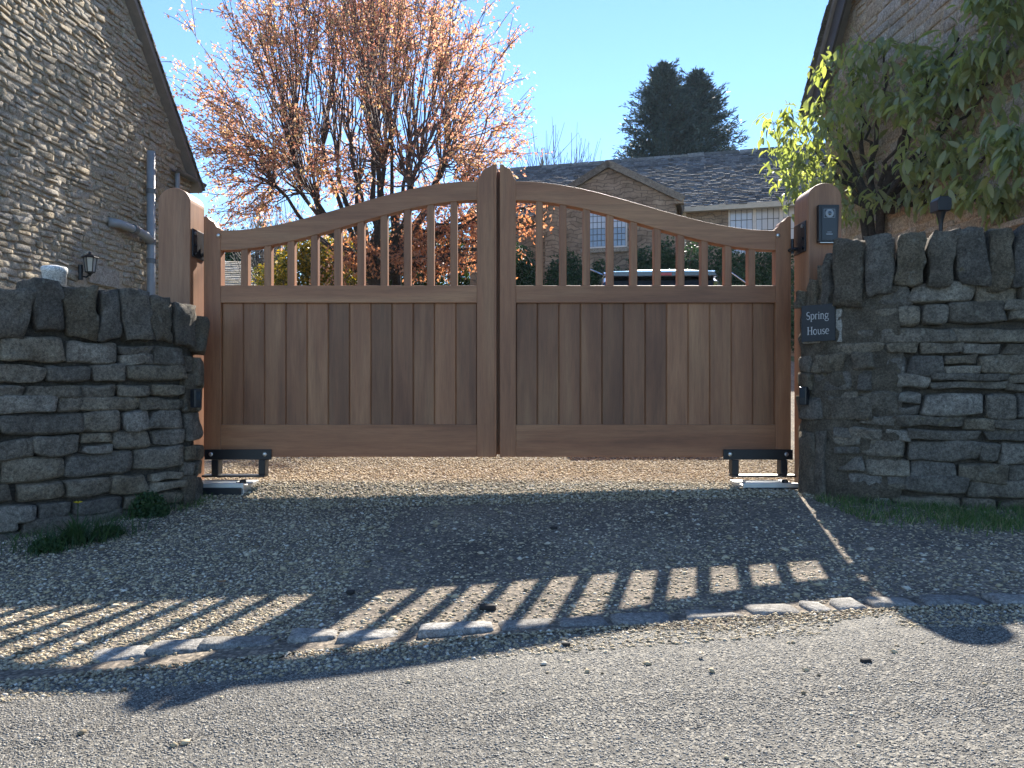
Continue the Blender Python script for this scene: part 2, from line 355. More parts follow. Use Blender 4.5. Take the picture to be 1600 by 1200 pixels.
def pebbles(name, n, xf, size, mat, lift=.3, flat=.6, parent=None, kind='stuff', seed=1, zoff=.0):
    r = np.random.default_rng(seed)
    x, y = xf(r, n); n = len(x)
    base = np.array([(1,0,0),(-.5,.87,0),(-.5,-.87,0),(.2,.1,1),(.5,.87,-.4),(-1,0,-.4),(.4,-.8,.1)], float)
    octa = np.array([(1,0,0),(0,1,0),(-1,0,0),(0,-1,0),(.12,.1,1),(-.1,.05,-1)], float)
    F = np.array([(0,1,4),(1,2,4),(2,3,4),(3,0,4),(1,0,5),(2,1,5),(3,2,5),(0,3,5)])
    s = size[0]+(size[1]-size[0])*r.random(n)**2.2
    V = octa[None]*(1+.45*(r.random((n,6,1))-.5)) + .25*(r.random((n,6,3))-.5)
    V = V*np.stack([np.ones(n), .65+.35*r.random(n), flat*(.6+.6*r.random(n))], -1)[:,None,:]
    # random tilt + spin
    a = r.random(n)*2*np.pi; tx = (r.random(n)-.5)*.9
    ca, sa, ct, st = np.cos(a), np.sin(a), np.cos(tx), np.sin(tx)
    Y1 = V[...,1]*ct[:,None]-V[...,2]*st[:,None]; Z1 = V[...,1]*st[:,None]+V[...,2]*ct[:,None]; X1 = V[...,0]
    V = np.stack([X1*ca[:,None]-Y1*sa[:,None], X1*sa[:,None]+Y1*ca[:,None], Z1], -1)*s[:,None,None]
    z = gz_np(x, y)+bumpz(x, y)+s*lift*flat+zoff
    V += np.stack([x,y,z], -1)[:,None,:]
    f = (F[None]+6*np.arange(n)[:,None,None]).reshape(-1,3)
    return np_mesh(name, V.reshape(-1,3), f, mat, parent, kind=kind)
def drive_xy(r, n):
    # denser close to the camera; a barer dirt patch in the middle
    y = 2.0+ (6.8-2.0)*r.random(n)**1.25; x = (r.random(n)*2-1)*(y*.70+.15)
    dens = .42+.58*np.clip((fbm_np(x, y, 1.2, 5)+.55)/.8, 0, 1)
    dens *= np.where((x>-.9+.3*fbm_np(x,y,2,9))&(y<4.05), .40, 1)
    dens = np.where((x<-.6)&(y>2.2), np.maximum(dens, .9), dens); dens = np.where(y>4.15, 1, dens)
    keep = (y > kerb_np(x)+.03)&((y > kerb_np(x)+.065)|(x<-1.15)|(r.random(n)<.25)) & (r.random(n) < dens)
    return x[keep], y[keep]
pebbles('gravel', 160000, drive_xy, (.0035,.0105), M['gravel'], .2, .45, drive, seed=2)
def deep_xy(r, n):
    y = 4.05+3.2*r.random(n)**1.3; x = (r.random(n)*2-1)*(1.9+.2*(y-4)); k = (y > 4.25-.25*r.random(n)); return x[k], y[k]
pebbles('deep_gravel', 42000, deep_xy, (.006,.0135), M['gravel'], .9, .5, drive, seed=12)
def big_xy(r, n):
    y = 2.1+3.6*r.random(n); x = (r.random(n)*2-1)*(y*.68); k = (y > kerb_np(x)+.05)&((x<-.3)|(r.random(n)<.4)); return x[k], y[k]
pebbles('large_gravel', 2200, big_xy, (.010,.022), M['gravel'], .3, .42, drive, seed=3)
def strip_xy(r, n):
    x = -2+4*r.random(n); y = kerb_np(x)-.055-.20*r.random(n)**1.3; k = (fbm_np(x,y,3,2)>-.5); return x[k], y[k]
pebbles('loose_grit', 9000, strip_xy, (.003,.009), M['gravel'], .3, .6, drive, seed=4, zoff=.004)
def road_xy(r, n):
    y = 1.22+1.0*r.random(n); x = (r.random(n)*2-1)*(y*.72+.05); k = y < kerb_np(x)-.10; return x[k], y[k]
pebbles('chippings', 110000, road_xy, (.0018,.0048), M['chip'], -.05, .6, road, seed=5, zoff=.004)
def stray_xy(r, n):
    y = 1.25+.9*r.random(n)**.5; x = (r.random(n)*2-1)*(y*.7); k = y < kerb_np(x)-.10; return x[k], y[k]
pebbles('stray_pebbles', 70, stray_xy, (.006,.013), M['gravel'], .5, .6, road, seed=6, zoff=.004)

# kerb setts, px ranges of the photograph turned into real positions on the ground once
def g_at(px, py, off=0):
    """ground point under a photo pixel"""
    k = (py-600)/1155.56; y = 3.0
    for _ in range(30): y = (CAM_H-gz((px-800)/1155.56*y, y)-off)/k
    return (px-800)/1155.56*y, y
def rbox(h, r, n, rnd, jit=.12, nz=.0):
    """rounded irregular block, half sizes h"""
    vs_, fs_, key = [], [], {}
    L = [-1+2*i/n for i in range(n+1)]
    if n >= 3: L = [-1, -.72] + [ -.72+1.44*i/(n-2) for i in range(1, n-2)] + [.72, 1]
    def vid(p):
        k = tuple(round(c, 4) for c in p)
        if k not in key:
            key[k] = len(vs_)
            q = [p[i]*h[i] for i in range(3)]; c = [clamp(q[i], -(h[i]-r), h[i]-r) for i in range(3)]
            d = Vector([q[i]-c[i] for i in range(3)]); dl = d.length
            vs_.append(Vector(c) + (d/dl*r if dl > 1e-6 else Vector((0,0,0))))
        return key[k]
    for ax in range(3):
        for sgn in (-1, 1):
            for i in range(n):
                for j in range(n):
                    q = []
                    for (a, b) in ((i,j),(i+1,j),(i+1,j+1),(i,j+1)):
                        p = [0,0,0]; p[ax] = sgn; p[(ax+1)%3] = L[a]; p[(ax+2)%3] = L[b]; q.append(vid(p))
                    fs_.append(tuple(q if sgn > 0 else q[::-1]))
    # uneven corners + lumps
    co = {(a,b,c): Vector([rnd.uniform(-jit,jit)*h[k] for k in range(3)]) for a in (-1,1) for b in (-1,1) for c in (-1,1)}
    sd = Vector((rnd.uniform(0,99), rnd.uniform(0,99), rnd.uniform(0,99)))
    out = []
    for v in vs_:
        w = Vector((0,0,0)); u = [clamp(v[i]/h[i], -1, 1) for i in range(3)]
        for k, d in co.items(): w += d*((1+k[0]*u[0])*(1+k[1]*u[1])*(1+k[2]*u[2])/8)
        q = v+w
        if nz: q += nz*Vector(mnoise.noise_vector(q*9+sd))
        out.append(q)
    return out, fs_
rk = random.Random(3)
setts = [(150,232,1016,1032),(234,318,1004,1024),(325,445,990,1016),(450,528,983,1005),(533,640,982,1002),(655,768,973,996),(775,870,967,986),
         (873,949,961,980),(953,1055,959,977),(1068,1163,951,969),(1167,1248,946,962),(1254,1296,943,957),(1300,1347,940,954),(1354,1435,936,950),(1440,1540,933,947),(1546,1640,932,946),]
for k, (x0,x1,y0,y1) in enumerate(setts):
    a = g_at(x0,(y0+y1)/2); b = g_at(x1,(y0+y1)/2); cx, cy = (a[0]+b[0])/2, (a[1]+b[1])/2
    cy2 = kerb_y(cx); w = abs(b[0]-a[0])/2*.97
    if k >= 16: cy = cy2
    v, f = rbox((w, .048, .05), .013, 3, rk, .16, .005)
    o = MB().add(v, f).build('kerb_stone', M['kerb'], drive, (cx, cy, gz(cx,cy)-.041+rk.uniform(-.003,.004)), smooth=True)
    sl_ = (kerb_y(cx+.1)-kerb_y(cx-.1))/.2; o.rotation_euler = (rk.uniform(-.03,.03), rk.uniform(-.02,.02), math.atan(sl_)+rk.uniform(-.05,.05))

# ------------------------------------------------------------------ coursed stonework
class Path:
    def __init__(s, pts):
        # smooth the polyline a little (Chaikin)
        p = [Vector((*q, 0)) for q in pts]
        for _ in range(2):
            q = [p[0]]
            for a, b in zip(p, p[1:]): q += [a*.75+b*.25, a*.25+b*.75]
            q.append(p[-1]); p = q
        s.p = p; s.L = [0]
        for a, b in zip(p, p[1:]): s.L.append(s.L[-1]+(b-a).length)
        s.len = s.L[-1]
    def at(s, t):
        i = int(np.searchsorted(s.L, t))-1; i = clamp(i, 0, len(s.p)-2)
        u = (t-s.L[i])/(s.L[i+1]-s.L[i]); pos = s.p[i].lerp(s.p[i+1], u)
        # blended tangent for smooth bending
        def tang(j): j = clamp(j, 0, len(s.p)-2); return (s.p[j+1]-s.p[j]).normalized()
        uu = clamp(u, 0, 1)
        d = tang(i)
        d = (tang(i-1)*(.5-uu)+d*(.5+uu)) if uu < .5 else (d*(1.5-uu)+tang(i+1)*(uu-.5))
        d.normalize(); return pos, d
    def map(s, t, out, z, side):
        pos, d = s.at(t); n = Vector((d.y, -d.x, 0))*side
        return pos + n*out + Vector((0,0,z))
def screen_size(c):
    return 1/max(.3, c.y)
def courses(path, s0, s1, z0f, z1f, rh, sw, proud, depth, side, n, rnd, skip=None, rad=.35, gap=.006, nz=.006, jit=.14, fitz=False):
    """rows of irregular stones between z0f(s) and z1f(s)"""
    out = []; z = min(z0f(s0), z0f(s1), z0f((s0+s1)/2))
    zmax = max(z1f(s0), z1f(s1), z1f((s0+s1)/2))
    while z < zmax-.02:
        h = rnd.uniform(*rh); s = s0 - rnd.uniform(0, .6*sw[0])
        wob = rnd.uniform(0, 6)
        while s < s1:
            w = rnd.uniform(*sw)*(1.0 if rnd.random() > .2 else .6)
            a, b = max(s, s0), min(s+w, s1); s += w
            if b-a < .045: continue
            zc = z+h/2+.012*math.sin(a*2.3+wob); m = (a+b)/2; top = z1f(m)
            if zc+h*.3 > top or zc+h/2 < z0f(m)-.02: continue
            if skip and skip(m, zc, (b-a)/2, h/2): continue
            subs = [(a, b, zc, h)]
            if h > .085 and rnd.random() < .14: subs = [(a, b, zc-h/4, h/2), (a, b, zc+h/4, h/2)]
            for (a_, b_, zc_, h_) in subs:
                hw = (b_-a_)/2-gap/2*rnd.uniform(.4, 1.8); hh = h_/2-gap/2*rnd.uniform(.4, 1.8)
                r = min(hw, hh)*rnd.uniform(rad*.7, rad*1.35)
                v, f = rbox((hw, depth/2, hh), min(r, depth/2*.9), n, rnd, jit, nz)
                off = proud+rnd.uniform(-1, 1)*proud*.45
                vv = [path.map(m+q.x, q.y*1.0+off-depth/2, zc_+q.z, side) for q in v]
                c = sum(vv, Vector((0,0,0)))/len(vv)
                out.append((c, [q-c for q in vv], f if side > 0 else [t[::-1] for t in f]))
        z += h
    return out
def emit(stones, parent, mat, name='stone', limit=290, smooth=True, rest='rest_of_stones'):
    stones.sort(key=lambda s: s[0].y if abs(s[0].x) < s[0].y*.74 and (s[0].z-CAM_H) < s[0].y*.56 else 100+s[0].y)
    for c, v, f in stones[:limit]:
        MB().add(v, f).build(name, mat, parent, c, smooth=smooth)
    if len(stones) > limit:
        b = MB()
        for c, v, f in stones[limit:]: b.add([q+c for q in v], f)
        b.build(rest, mat, parent, smooth=smooth, kind='stuff')
def core_wall(name, path, s0, s1, zb, ztf, front, depth, side, mat, parent, seg=.06, rough=.012):
    """solid body behind the face stones"""
    ns = max(2, int((s1-s0)/seg)); nzr = 40; rows = []
    ss = [s0+(s1-s0)*i/ns for i in range(ns+1)]; v = []; f = []
    prof = []
    for i, s in enumerate(ss):
        zt = ztf(s); ring = [path.map(s, front, zb+(zt-zb)*j/nzr, side) for j in range(nzr+1)] + [path.map(s, front-depth, zb+(zt-zb)*j/4, side) for j in range(4, -1, -1)]
        ring = [q+rough*Vector(mnoise.noise_vector(q*14))+rough*1.2*Vector(mnoise.noise_vector(q*5)) for q in ring]; v += ring
    k = nzr+6
    for i in range(ns):
        for j in range(k-1): f.append((i*k+j, (i+1)*k+j, (i+1)*k+j+1, i*k+j+1) if side > 0 else (i*k+j, i*k+j+1, (i+1)*k+j+1, (i+1)*k+j))
    f.append(tuple(range(k))); f.append(tuple(range(ns*k, (ns+1)*k))[::-1])
    return MB().add(v, f).build(name, mat, parent, smooth=True)
def cope(path, spans, zbf, ztf, front, depth, side, mat, parent, rnd, name='coping_stone', lean=0, sc=1.0):
    for a, b in spans:
        m = (a+b)/2; zb, zt = zbf(m)+rnd.uniform(-.05,.02), ztf(m)+rnd.uniform(-.025,.022)
        h = ((b-a)/2-.004, depth/2, (zt-zb)/2); v, f = rbox(h, min(h[0]*.3, .012), 7, rnd, .12, .022)
        sd = Vector((rnd.uniform(0,50),0,0)); v = [q+.014*Vector(mnoise.noise_vector(q*26+sd)) for q in v]
        off_ = rnd.uniform(-.018,.012); ln = rnd.uniform(-.16,.16)+lean
        vv = [path.map(m+q.x*.98+ln*q.z, q.y+front-depth/2+off_, (zb+zt)/2+q.z+.008*mnoise.noise(Vector((q.x*25+m*9, q.y*9, 3))), side) for q in v]
        c = sum(vv, Vector((0,0,0)))/len(vv)
        MB().add([q-c for q in vv], f if side > 0 else [t[::-1] for t in f]).build(name, mat, parent, c, smooth=True)
def spans(s0, s1, lo, hi, rnd):
    out = []; s = s0
    while s < s1: w = rnd.uniform(lo, hi); out.append((s, min(s+w, s1))); s += w
    return [q for q in out if q[1]-q[0] > .03]

# left boundary wall: from its end by the gate post curving out to the road
rl = random.Random(11)
LP = Path([(-1.835,4.37),(-1.765,4.20),(-1.80,4.11),(-1.90,4.0),(-2.15,3.72),(-2.42,3.42),(-2.8,3.12),(-3.3,2.92),(-4.6,2.7)])
lw = empty('stone_wall', (-1.9,4.1,0), 0, 'lower grey dry stone wall with upright coping stones, left of the gate', 'wall')
lw.location = (0,0,0)
def lz0(s): p, _ = LP.at(s); return gz(p.x, p.y)-.06
def lcope_b(s): return .87 if s > .35 else .84
def lcope_t(s): return float(np.interp(s, [0,.12,.25,.5,.9,1.4,3], [1.0,1.03,1.05,1.10,1.11,1.09,1.10]))
side = 1
# outward normal: path runs away from the gate, camera is on its left hand side when walking => test
_p, _d = LP.at(.8); side = 1 if Vector((_d.y,-_d.x,0)).dot(Vector((0,0,0))-_p) > 0 else -1
core_wall('wall_core', LP, 0, LP.len, -.3, lambda s: .9, -.05, .34, side, M['wall_core'], lw)
pier = courses(LP, .0, .30, lambda s: -.08, lambda s: .88, (.14,.24), (.22,.34), .0, .26, side, 5, rl, rad=.22, gap=.010, nz=.022, jit=.08)
for c, v, f in pier: MB().add(v, f).build('quoin_stone', M['pier_stone'], lw, c, smooth=True)
st = courses(LP, .29, LP.len-.3, lz0, lcope_b, (.070,.122), (.12,.36), .006, .20, side, 5, rl, rad=.40, gap=.004, nz=.018, jit=.17)
emit(st, lw, M['wall_stone'])
cope(LP, spans(.0, LP.len-.3, .07, .21, rl), lcope_b, lcope_t, .03, .34, side, M['pier_stone'], lw, rl)

# right boundary wall
rr = random.Random(23)
RP = Path([(1.672,4.29),(1.655,4.20),(1.69,4.08),(1.82,3.94),(2.03,3.80),(2.33,3.71),(2.68,3.64),(3.3,3.52),(4.7,3.35)])
rw = empty('stone_wall', (0,0,0), 0, 'higher grey dry stone wall with rough mortared end, right of the gate', 'wall')
_p, _d = RP.at(1.0); side_r = 1 if Vector((_d.y,-_d.x,0)).dot(-_p) > 0 else -1
def rz0(s): p, _ = RP.at(s); return gz(p.x, p.y)-.06
def rcope_b(s): return float(np.interp(s, [0,.1,.35,.6,3], [1.02,1.04,1.08,1.12,1.13]))
def rcope_t(s): return float(np.interp(s, [0,.10,.2,.4,.7,1.0,1.3,3], [1.08,1.16,1.28,1.385,1.39,1.40,1.41,1.41]))
core_wall('wall_core', RP, .0, RP.len, -.3, lambda s: 1.12, -.045, .34, side_r, M['wall_core'], rw)
core_wall('mortared_end', RP, .0, .62, -.2, lambda s: float(np.interp(s, [0,.3,.5], [1.06,1.12,1.14])), .0, .26, side_r, M['mortar'], rw, .025, .020)
ms = courses(RP, .03, .50, lambda s: .42, lambda s: 1.04, (.08,.15), (.12,.26), .022, .2, side_r, 5, rr, rad=.3, gap=.012, nz=.016, jit=.18, skip=lambda m,z,a,h: rr.random() < .3 or z > .80)
for c, v, f in ms: MB().add(v, f).build('stone', M['pier_stone'], rw, c, smooth=True)
base_st = courses(RP, .02, .26, lambda s: -.06, lambda s: .40, (.40,.42), (.22,.3), .016, .2, side_r, 5, rr, rad=.15, gap=.01, nz=.02, jit=.06)
for c, v, f in base_st: MB().add(v, f).build('quoin_stone', M['pier_stone'], rw, c, smooth=True)
def rskip(m, z, hw, hh): return m < .60 and z > .42 and m-hw < .36+.12*math.sin(z*19+1)
st = courses(RP, .30, RP.len-.3, rz0, rcope_b, (.055,.125), (.13,.38), .006, .20, side_r, 5, rr, skip=rskip, rad=.36, gap=.004, nz=.018, jit=.17)
emit(st, rw, M['wall_stone'])
cope(RP, spans(.07, .30, .05, .08, rr)+spans(.30, RP.len-.3, .08, .17, rr), rcope_b, rcope_t, .03, .30, side_r, M['pier_stone'], rw, rr)

# ------------------------------------------------------------------ gate posts
PX = 256.79   # photo pixels per metre on the gate plane (4.5 m)
def X(px): return (px-800)/PX
def Z(py): return CAM_H+(600-py)/PX
def gate_post(x0, x1, ztop, label, ya, yb):
    t = empty('gate_post', ((x0+x1)/2, (ya+yb)/2, 0), 0, label, 'gate post')
    w = (x1-x0)/2; r = w*.98; pts = [(-w,-.3),(w,-.3)]
    for i in range(0, 17):
        a = math.pi*i/16; pts.append((w*math.cos(a), ztop-r*.92+r*.92*math.sin(a)))
    MB().prism(pts, (ya-yb)/2, (yb-ya)/2).build('post', M['post_wood'], t, bevel=.006); return t
gpl = gate_post(-2.101, -1.911, 1.786, 'round topped hardwood gate post on the left, its inner face in the sun', 4.39, 4.60)
gpr = gate_post(1.724, 1.918, 1.790, 'round topped reddish hardwood gate post on the right carrying the door entry unit', 4.30, 4.52)

# ------------------------------------------------------------------ gate leaves
Y0, Y1 = 4.50, 4.57
def smooth01(u): u = clamp(u, 0, 1); return u*u*(3-2*u)
def gate_leaf(xh, xm, label, flip, n_bal):
    """xh: hinge edge, xm: meeting edge (world x)"""
    t = empty('gate_leaf', ((xh+xm)/2, Y0, Z(714)), 0, label, 'gate', 'the pair of timber driveway gates')
    ox, oy, oz = t.location
    sg = 1 if xm > xh else -1
    def B(): return MB()
    def fin(b, name, mat, bev=.003, kind=None):
        b.v = [(p[0]-ox, p[1]-oy, p[2]-oz) for p in b.v]
        return b.build(name, mat, t, bevel=bev, centre=True)
    def px_poly(b, pts, y0, y1):
        if sg < 0: pts = pts[::-1]
        b.prism(pts, y0, y1)
    sw = .104 if sg > 0 else .093; mw = .120 if sg > 0 else .0975
    xs0 = xh+sg*sw; xm0 = xm-sg*mw
    zt_l, zt_h = Z(360), Z(283); zb_l, zb_h = Z(391), Z(313)
    # hanging stile with ogee horn
    top = [(0,1.640),(.014,1.642),(.024,1.636),(.034,1.622),(.048,1.612),(.062,1.606),(.070,1.594),(.078,1.576),(sw,1.566)]
    pts = [(xh, Z(714)), (xs0, Z(714))] + [(xh+sg*a, z) for a, z in top[::-1]]
    b = B(); px_poly(b, pts, Y0, Y1); fin(b, 'hanging_stile', M['wood_v'])
    # meeting stile
    top = [(0,1.957),(.022,1.957),(.030,1.945),(.044,1.938),(.060,1.930),(.072,1.912),(.080,1.888),(.090,1.872),(.0975,1.862)]
    sc = mw/.0975
    pts = [(xm0, Z(714)), (xm, Z(714))] + [(xm-sg*a*sc, z) for a, z in top]
    b = B(); px_poly(b, pts, Y0-.001, Y1+.001); fin(b, 'meeting_stile', M['wood_v'])
    # sweeping top rail
    N = 40; v = []; f = []
    for i in range(N+1):
        u = i/N; x = xs0+(xm0-xs0)*u; s = smooth01(u*1.02-.01)
        zt = zt_l+(zt_h-zt_l)*s; zb = zb_l+(zb_h-zb_l)*smooth01(u*1.0)
        v += [(x,Y0,zb),(x,Y0,zt),(x,Y1,zt),(x,Y1,zb)]
    for i in range(N):
        a = i*4; c = a+4
        for j in range(4):
            q = (a+j, a+(j+1)%4, c+(j+1)%4, c+j); f.append(q[::-1] if sg < 0 else q)
    f += [(0,1,2,3)[::-1], (N*4,N*4+1,N*4+2,N*4+3)] if sg > 0 else [(0,1,2,3), (N*4,N*4+1,N*4+2,N*4+3)[::-1]]
    fin(B().add(v, f), 'top_rail', M['wood_h'], .003)
    lo, hi = min(xs0,xm0), max(xs0,xm0)
    fin(B().box(lo, hi, Y0+.002, Y1-.002, Z(473), Z(446)), 'middle_rail', M['wood_h'])
    fin(B().box(lo, hi, Y0+.002, Y1-.002, Z(714), Z(663.5)), 'bottom_rail', M['wood_h'])
    # balusters
    for i in range(1, n_bal+1):
        u = i/(n_bal+1); x = xs0+(xm0-xs0)*u
        zt = zb_l+(zb_h-zb_l)*smooth01(u)+.02
        fin(B().box(x-.0215, x+.0215, Y0+.006, Y1-.006, Z(446)-.01, zt), 'baluster', M['wood_v'], .004)
    # boards
    for i in range(12):
        a = lo+(hi-lo)*i/12; c = lo+(hi-lo)*(i+1)/12
        b = B(); e = .007; yb = Y0+.024; y2 = yb+.022
        z0, z1 = Z(663.5)-.01, Z(473)+.01
        pr = [(a,y2),(a,yb+e),(a+e*.8,yb),(c-e*.8,yb),(c,yb+e),(c,y2)]
        nn = len(pr)
        b.add([(x,y,z0) for x,y in pr]+[(x,y,z1) for x,y in pr], [(i_, (i_+1)%nn, (i_+1)%nn+nn, i_+nn) for i_ in range(nn)]+[tuple(range(nn))[::-1], tuple(range(nn,2*nn))])
        fin(b, 'board', M['board'], 0)
    bl = B(); xx = xs0-sg*.012; bl.lathe([(.004,0),(.012,.0),(.012,.004),(.009,.009),(.002,.011)], k=14)
    bl.v = [(xx+p[0], Y0-p[2]-.0, Z(368)+p[1]) for p in bl.v]; bl.f = [q[::-1] for q in bl.f]; fin(bl, 'bolt_head', M['bolt'], 0)
    return t
gl = gate_leaf(-1.877, -.0935, 'left leaf of the timber driveway gate, its curved top rail rising to the right', False, 10)
gr = gate_leaf(1.698, -.074, 'right leaf of the timber driveway gate, its curved top rail falling to the right', True, 10)
ox, oy, oz = gl.location
MB().box(-.115-ox, -.055-ox, Y1+.003-oy, Y1+.022-oy, Z(712)-oz, 1.93-oz).build('rebate_strip', M['wood_v'], gl)
MB().box(-.108-ox, -.0955-ox, Y0-.009-oy, Y0-.0015-oy, Z(712)-oz, 1.955-oz).build('cover_bead', M['wood_v'], gl, bevel=.003)

# hinges on the inner faces of the posts
def hinge(xf, sg, label, z0, z1):
    t = empty('hinge_bracket', (xf, 4.49 if sg > 0 else 4.41, (z0+z1)/2), 0, label, 'hinge', 'gate hinges')
    h = (z1-z0)/2
    MB().box(min(0,sg*.008), max(0,sg*.008), -.08, .095, -h, h).build('back_plate', M['hinge'], t, bevel=.003)
    for zz in (-h*.75, -h*.15, h*.7):
        MB().tube([(sg*.008,-.05,zz),(sg*.018,-.05,zz)], .011, 6).build('bolt_head', M['bolt'] if zz > 0 else M['hinge'], t)
    MB().tube([(sg*.008,.05,-h*.62),(sg*.03,.05,-h*.62),(sg*.035,.09,-h*.62)], .011, 10).build('hinge_eye', M['hinge'], t)
    MB().tube([(sg*.026,.065,-h*.9),(sg*.026,.065,h*.1)], .009, 12).build('hinge_pin', M['hinge'], t)
hinge(-1.911+.001, 1, 'black iron gate hinge plate bolted to the sunlit face of the left post', Z(405), Z(360)-.005)
hinge(1.724-.001, -1, 'black iron gate hinge plate bolted to the inner face of the right post', Z(400), Z(354))

# opener brackets beneath the gate and the ground boxes
def bracket(x0, x1, l0, l1, m0, m1, bx0, bx1, label):
    t = empty('gate_bracket', ((x0+x1)/2, 4.47, .03), 0, label, 'bracket', 'black swing arms under the gate')
    ox, oy, oz = t.location
    def fin(b, n, m, bv=.004): b.v = [(p[0]-ox, p[1]-oy, p[2]-oz) for p in b.v]; return b.build(n, m, t, bevel=bv)
    fin(MB().box(x0, x1, 4.488, 4.4975, Z(718), Z(702)), 'top_bar', M['black'], .003)
    fin(MB().box(l0, l1, 4.490, 4.56, Z(742), Z(718)-.001), 'leg', M['black'])
    fin(MB().box(m0, m1, 4.490, 4.56, Z(742), Z(718)-.001), 'leg', M['black'])
    fin(MB().box(bx0, bx1, 4.488, 4.565, Z(745.5), Z(742)-.001), 'foot_bar', M['black'], .002)
    for x in (x0+.04, x1-.04):
        b = MB().lathe([(.003,0),(.0125,0),(.0125,.003),(.008,.008),(.001,.009)], k=14); b.v = [(x+p[0], 4.4878-p[2], Z(709.5)+p[1]) for p in b.v]; b.f = [q[::-1] for q in b.f]
        fin(b, 'bolt_head', M['bolt'], 0)
bracket(X(320.5), X(425), X(331), X(342), X(404.5), X(415), X(316), X(414), 'black swing arm bolted to the bottom left corner of the gate')
bracket(X(1129.5), X(1238), X(1143), X(1154), X(1219), X(1230), X(1143), X(1246), 'black swing arm bolted to the bottom right corner of the gate')
def opener(xa, xb, ya, yb, label):
    t = empty('opener_lid', ((xa+xb)/2, (ya+yb)/2, .0), 0, label, 'ground box', 'metal lids over the buried gate openers')
    w, d = (xb-xa)/2, (yb-ya)/2
    MB().box(-w, w, -d, d, -.05, .022).build('lid', M['galv'], t, bevel=.004)
    MB().box(-w, w, -d-.012, -d+.006, .0, .036).build('front_lip', M['galv'], t, bevel=.003)
    MB().box(-w*.75, w*.55, -d*.35, d*.2, .0225, .036).build('raised_cover', M['galv'], t, bevel=.004)
    MB().box(-w+.01, w-.01, -d-.03, -d-.013, -.05, .012).build('box_side', M['black_plastic'], t, bevel=.003)
    MB().lathe([(.001,.0),(.02,0),(.02,.014),(.012,.02),(.001,.021)], (w*.72, -d*.1, .022), 14).build('pivot', M['hinge'], t)
opener(-1.93, -1.58, 4.36, 4.62, 'galvanised lid of the buried gate opener on the gravel left of the gate opening')
opener(1.36, 1.70, 4.36, 4.62, 'galvanised lid of the buried gate opener on the gravel right of the gate opening')

# ------------------------------------------------------------------ intercom
t = empty('entry_intercom', (0, 0, 0), 0, 'dark door entry intercom with camera eye and call plate on the right gate post', 'intercom')
ix = lambda px: (px-800)/1155.56*4.285
iz = lambda py: CAM_H+(600-py)/1155.56*4.285
t.location = ((ix(1277)+ix(1309))/2, 4.298, (iz(321)+iz(379))/2); w = (ix(1309)-ix(1277))/2; h = (iz(321)-iz(379))/2
MB().prism([(-w,-h),(w*.86,-h),(w,h*.9),(w,h),(-w,h)], -.034, 0).build('hood', M['black'], t, bevel=.003)
MB().box(-w*.72, w*.72, -.038, -.035, -h*.9, h*.84).build('face_plate', M['black_plastic'], t, bevel=.001)
b = MB().lathe([(.019,0),(.024,0),(.024,.004),(.019,.004)], k=24); b.v = [(p[0], -.0385-p[2], h*.52+p[1]) for p in b.v]; b.build('camera_ring', M['pipe'], t)
b = MB().lathe([(.001,0),(.013,0),(.012,.004),(.001,.006)], k=18); b.v = [(p[0], -.0385-p[2], h*.52+p[1]) for p in b.v]; b.f = [q[::-1] for q in b.f]; b.build('lens', M['car_glass'], t)
b = MB(); 
for s in (-1,1): b.box(s*.031-.0012, s*.031+.0012, -.0402, -.0385, h*.30, h*.74)
b.box(-.032,.032,-.0402,-.0385,h*.285,h*.305); b.box(-.032,.032,-.0402,-.0385,h*.735,h*.755); b.build('camera_frame', M['pipe'], t)
b = MB(); b.box(-.018,.018,-.040,-.0385,-h*.62,-h*.56); b.box(-.012,.012,-.040,-.0385,-h*.50,-h*.46); b.build('call_button', M['pipe'], t)
MB().box(-w*.85, w*.8, -.030, .0, -h-.004, -h-.001).build('base_trim', M['bolt'], t)

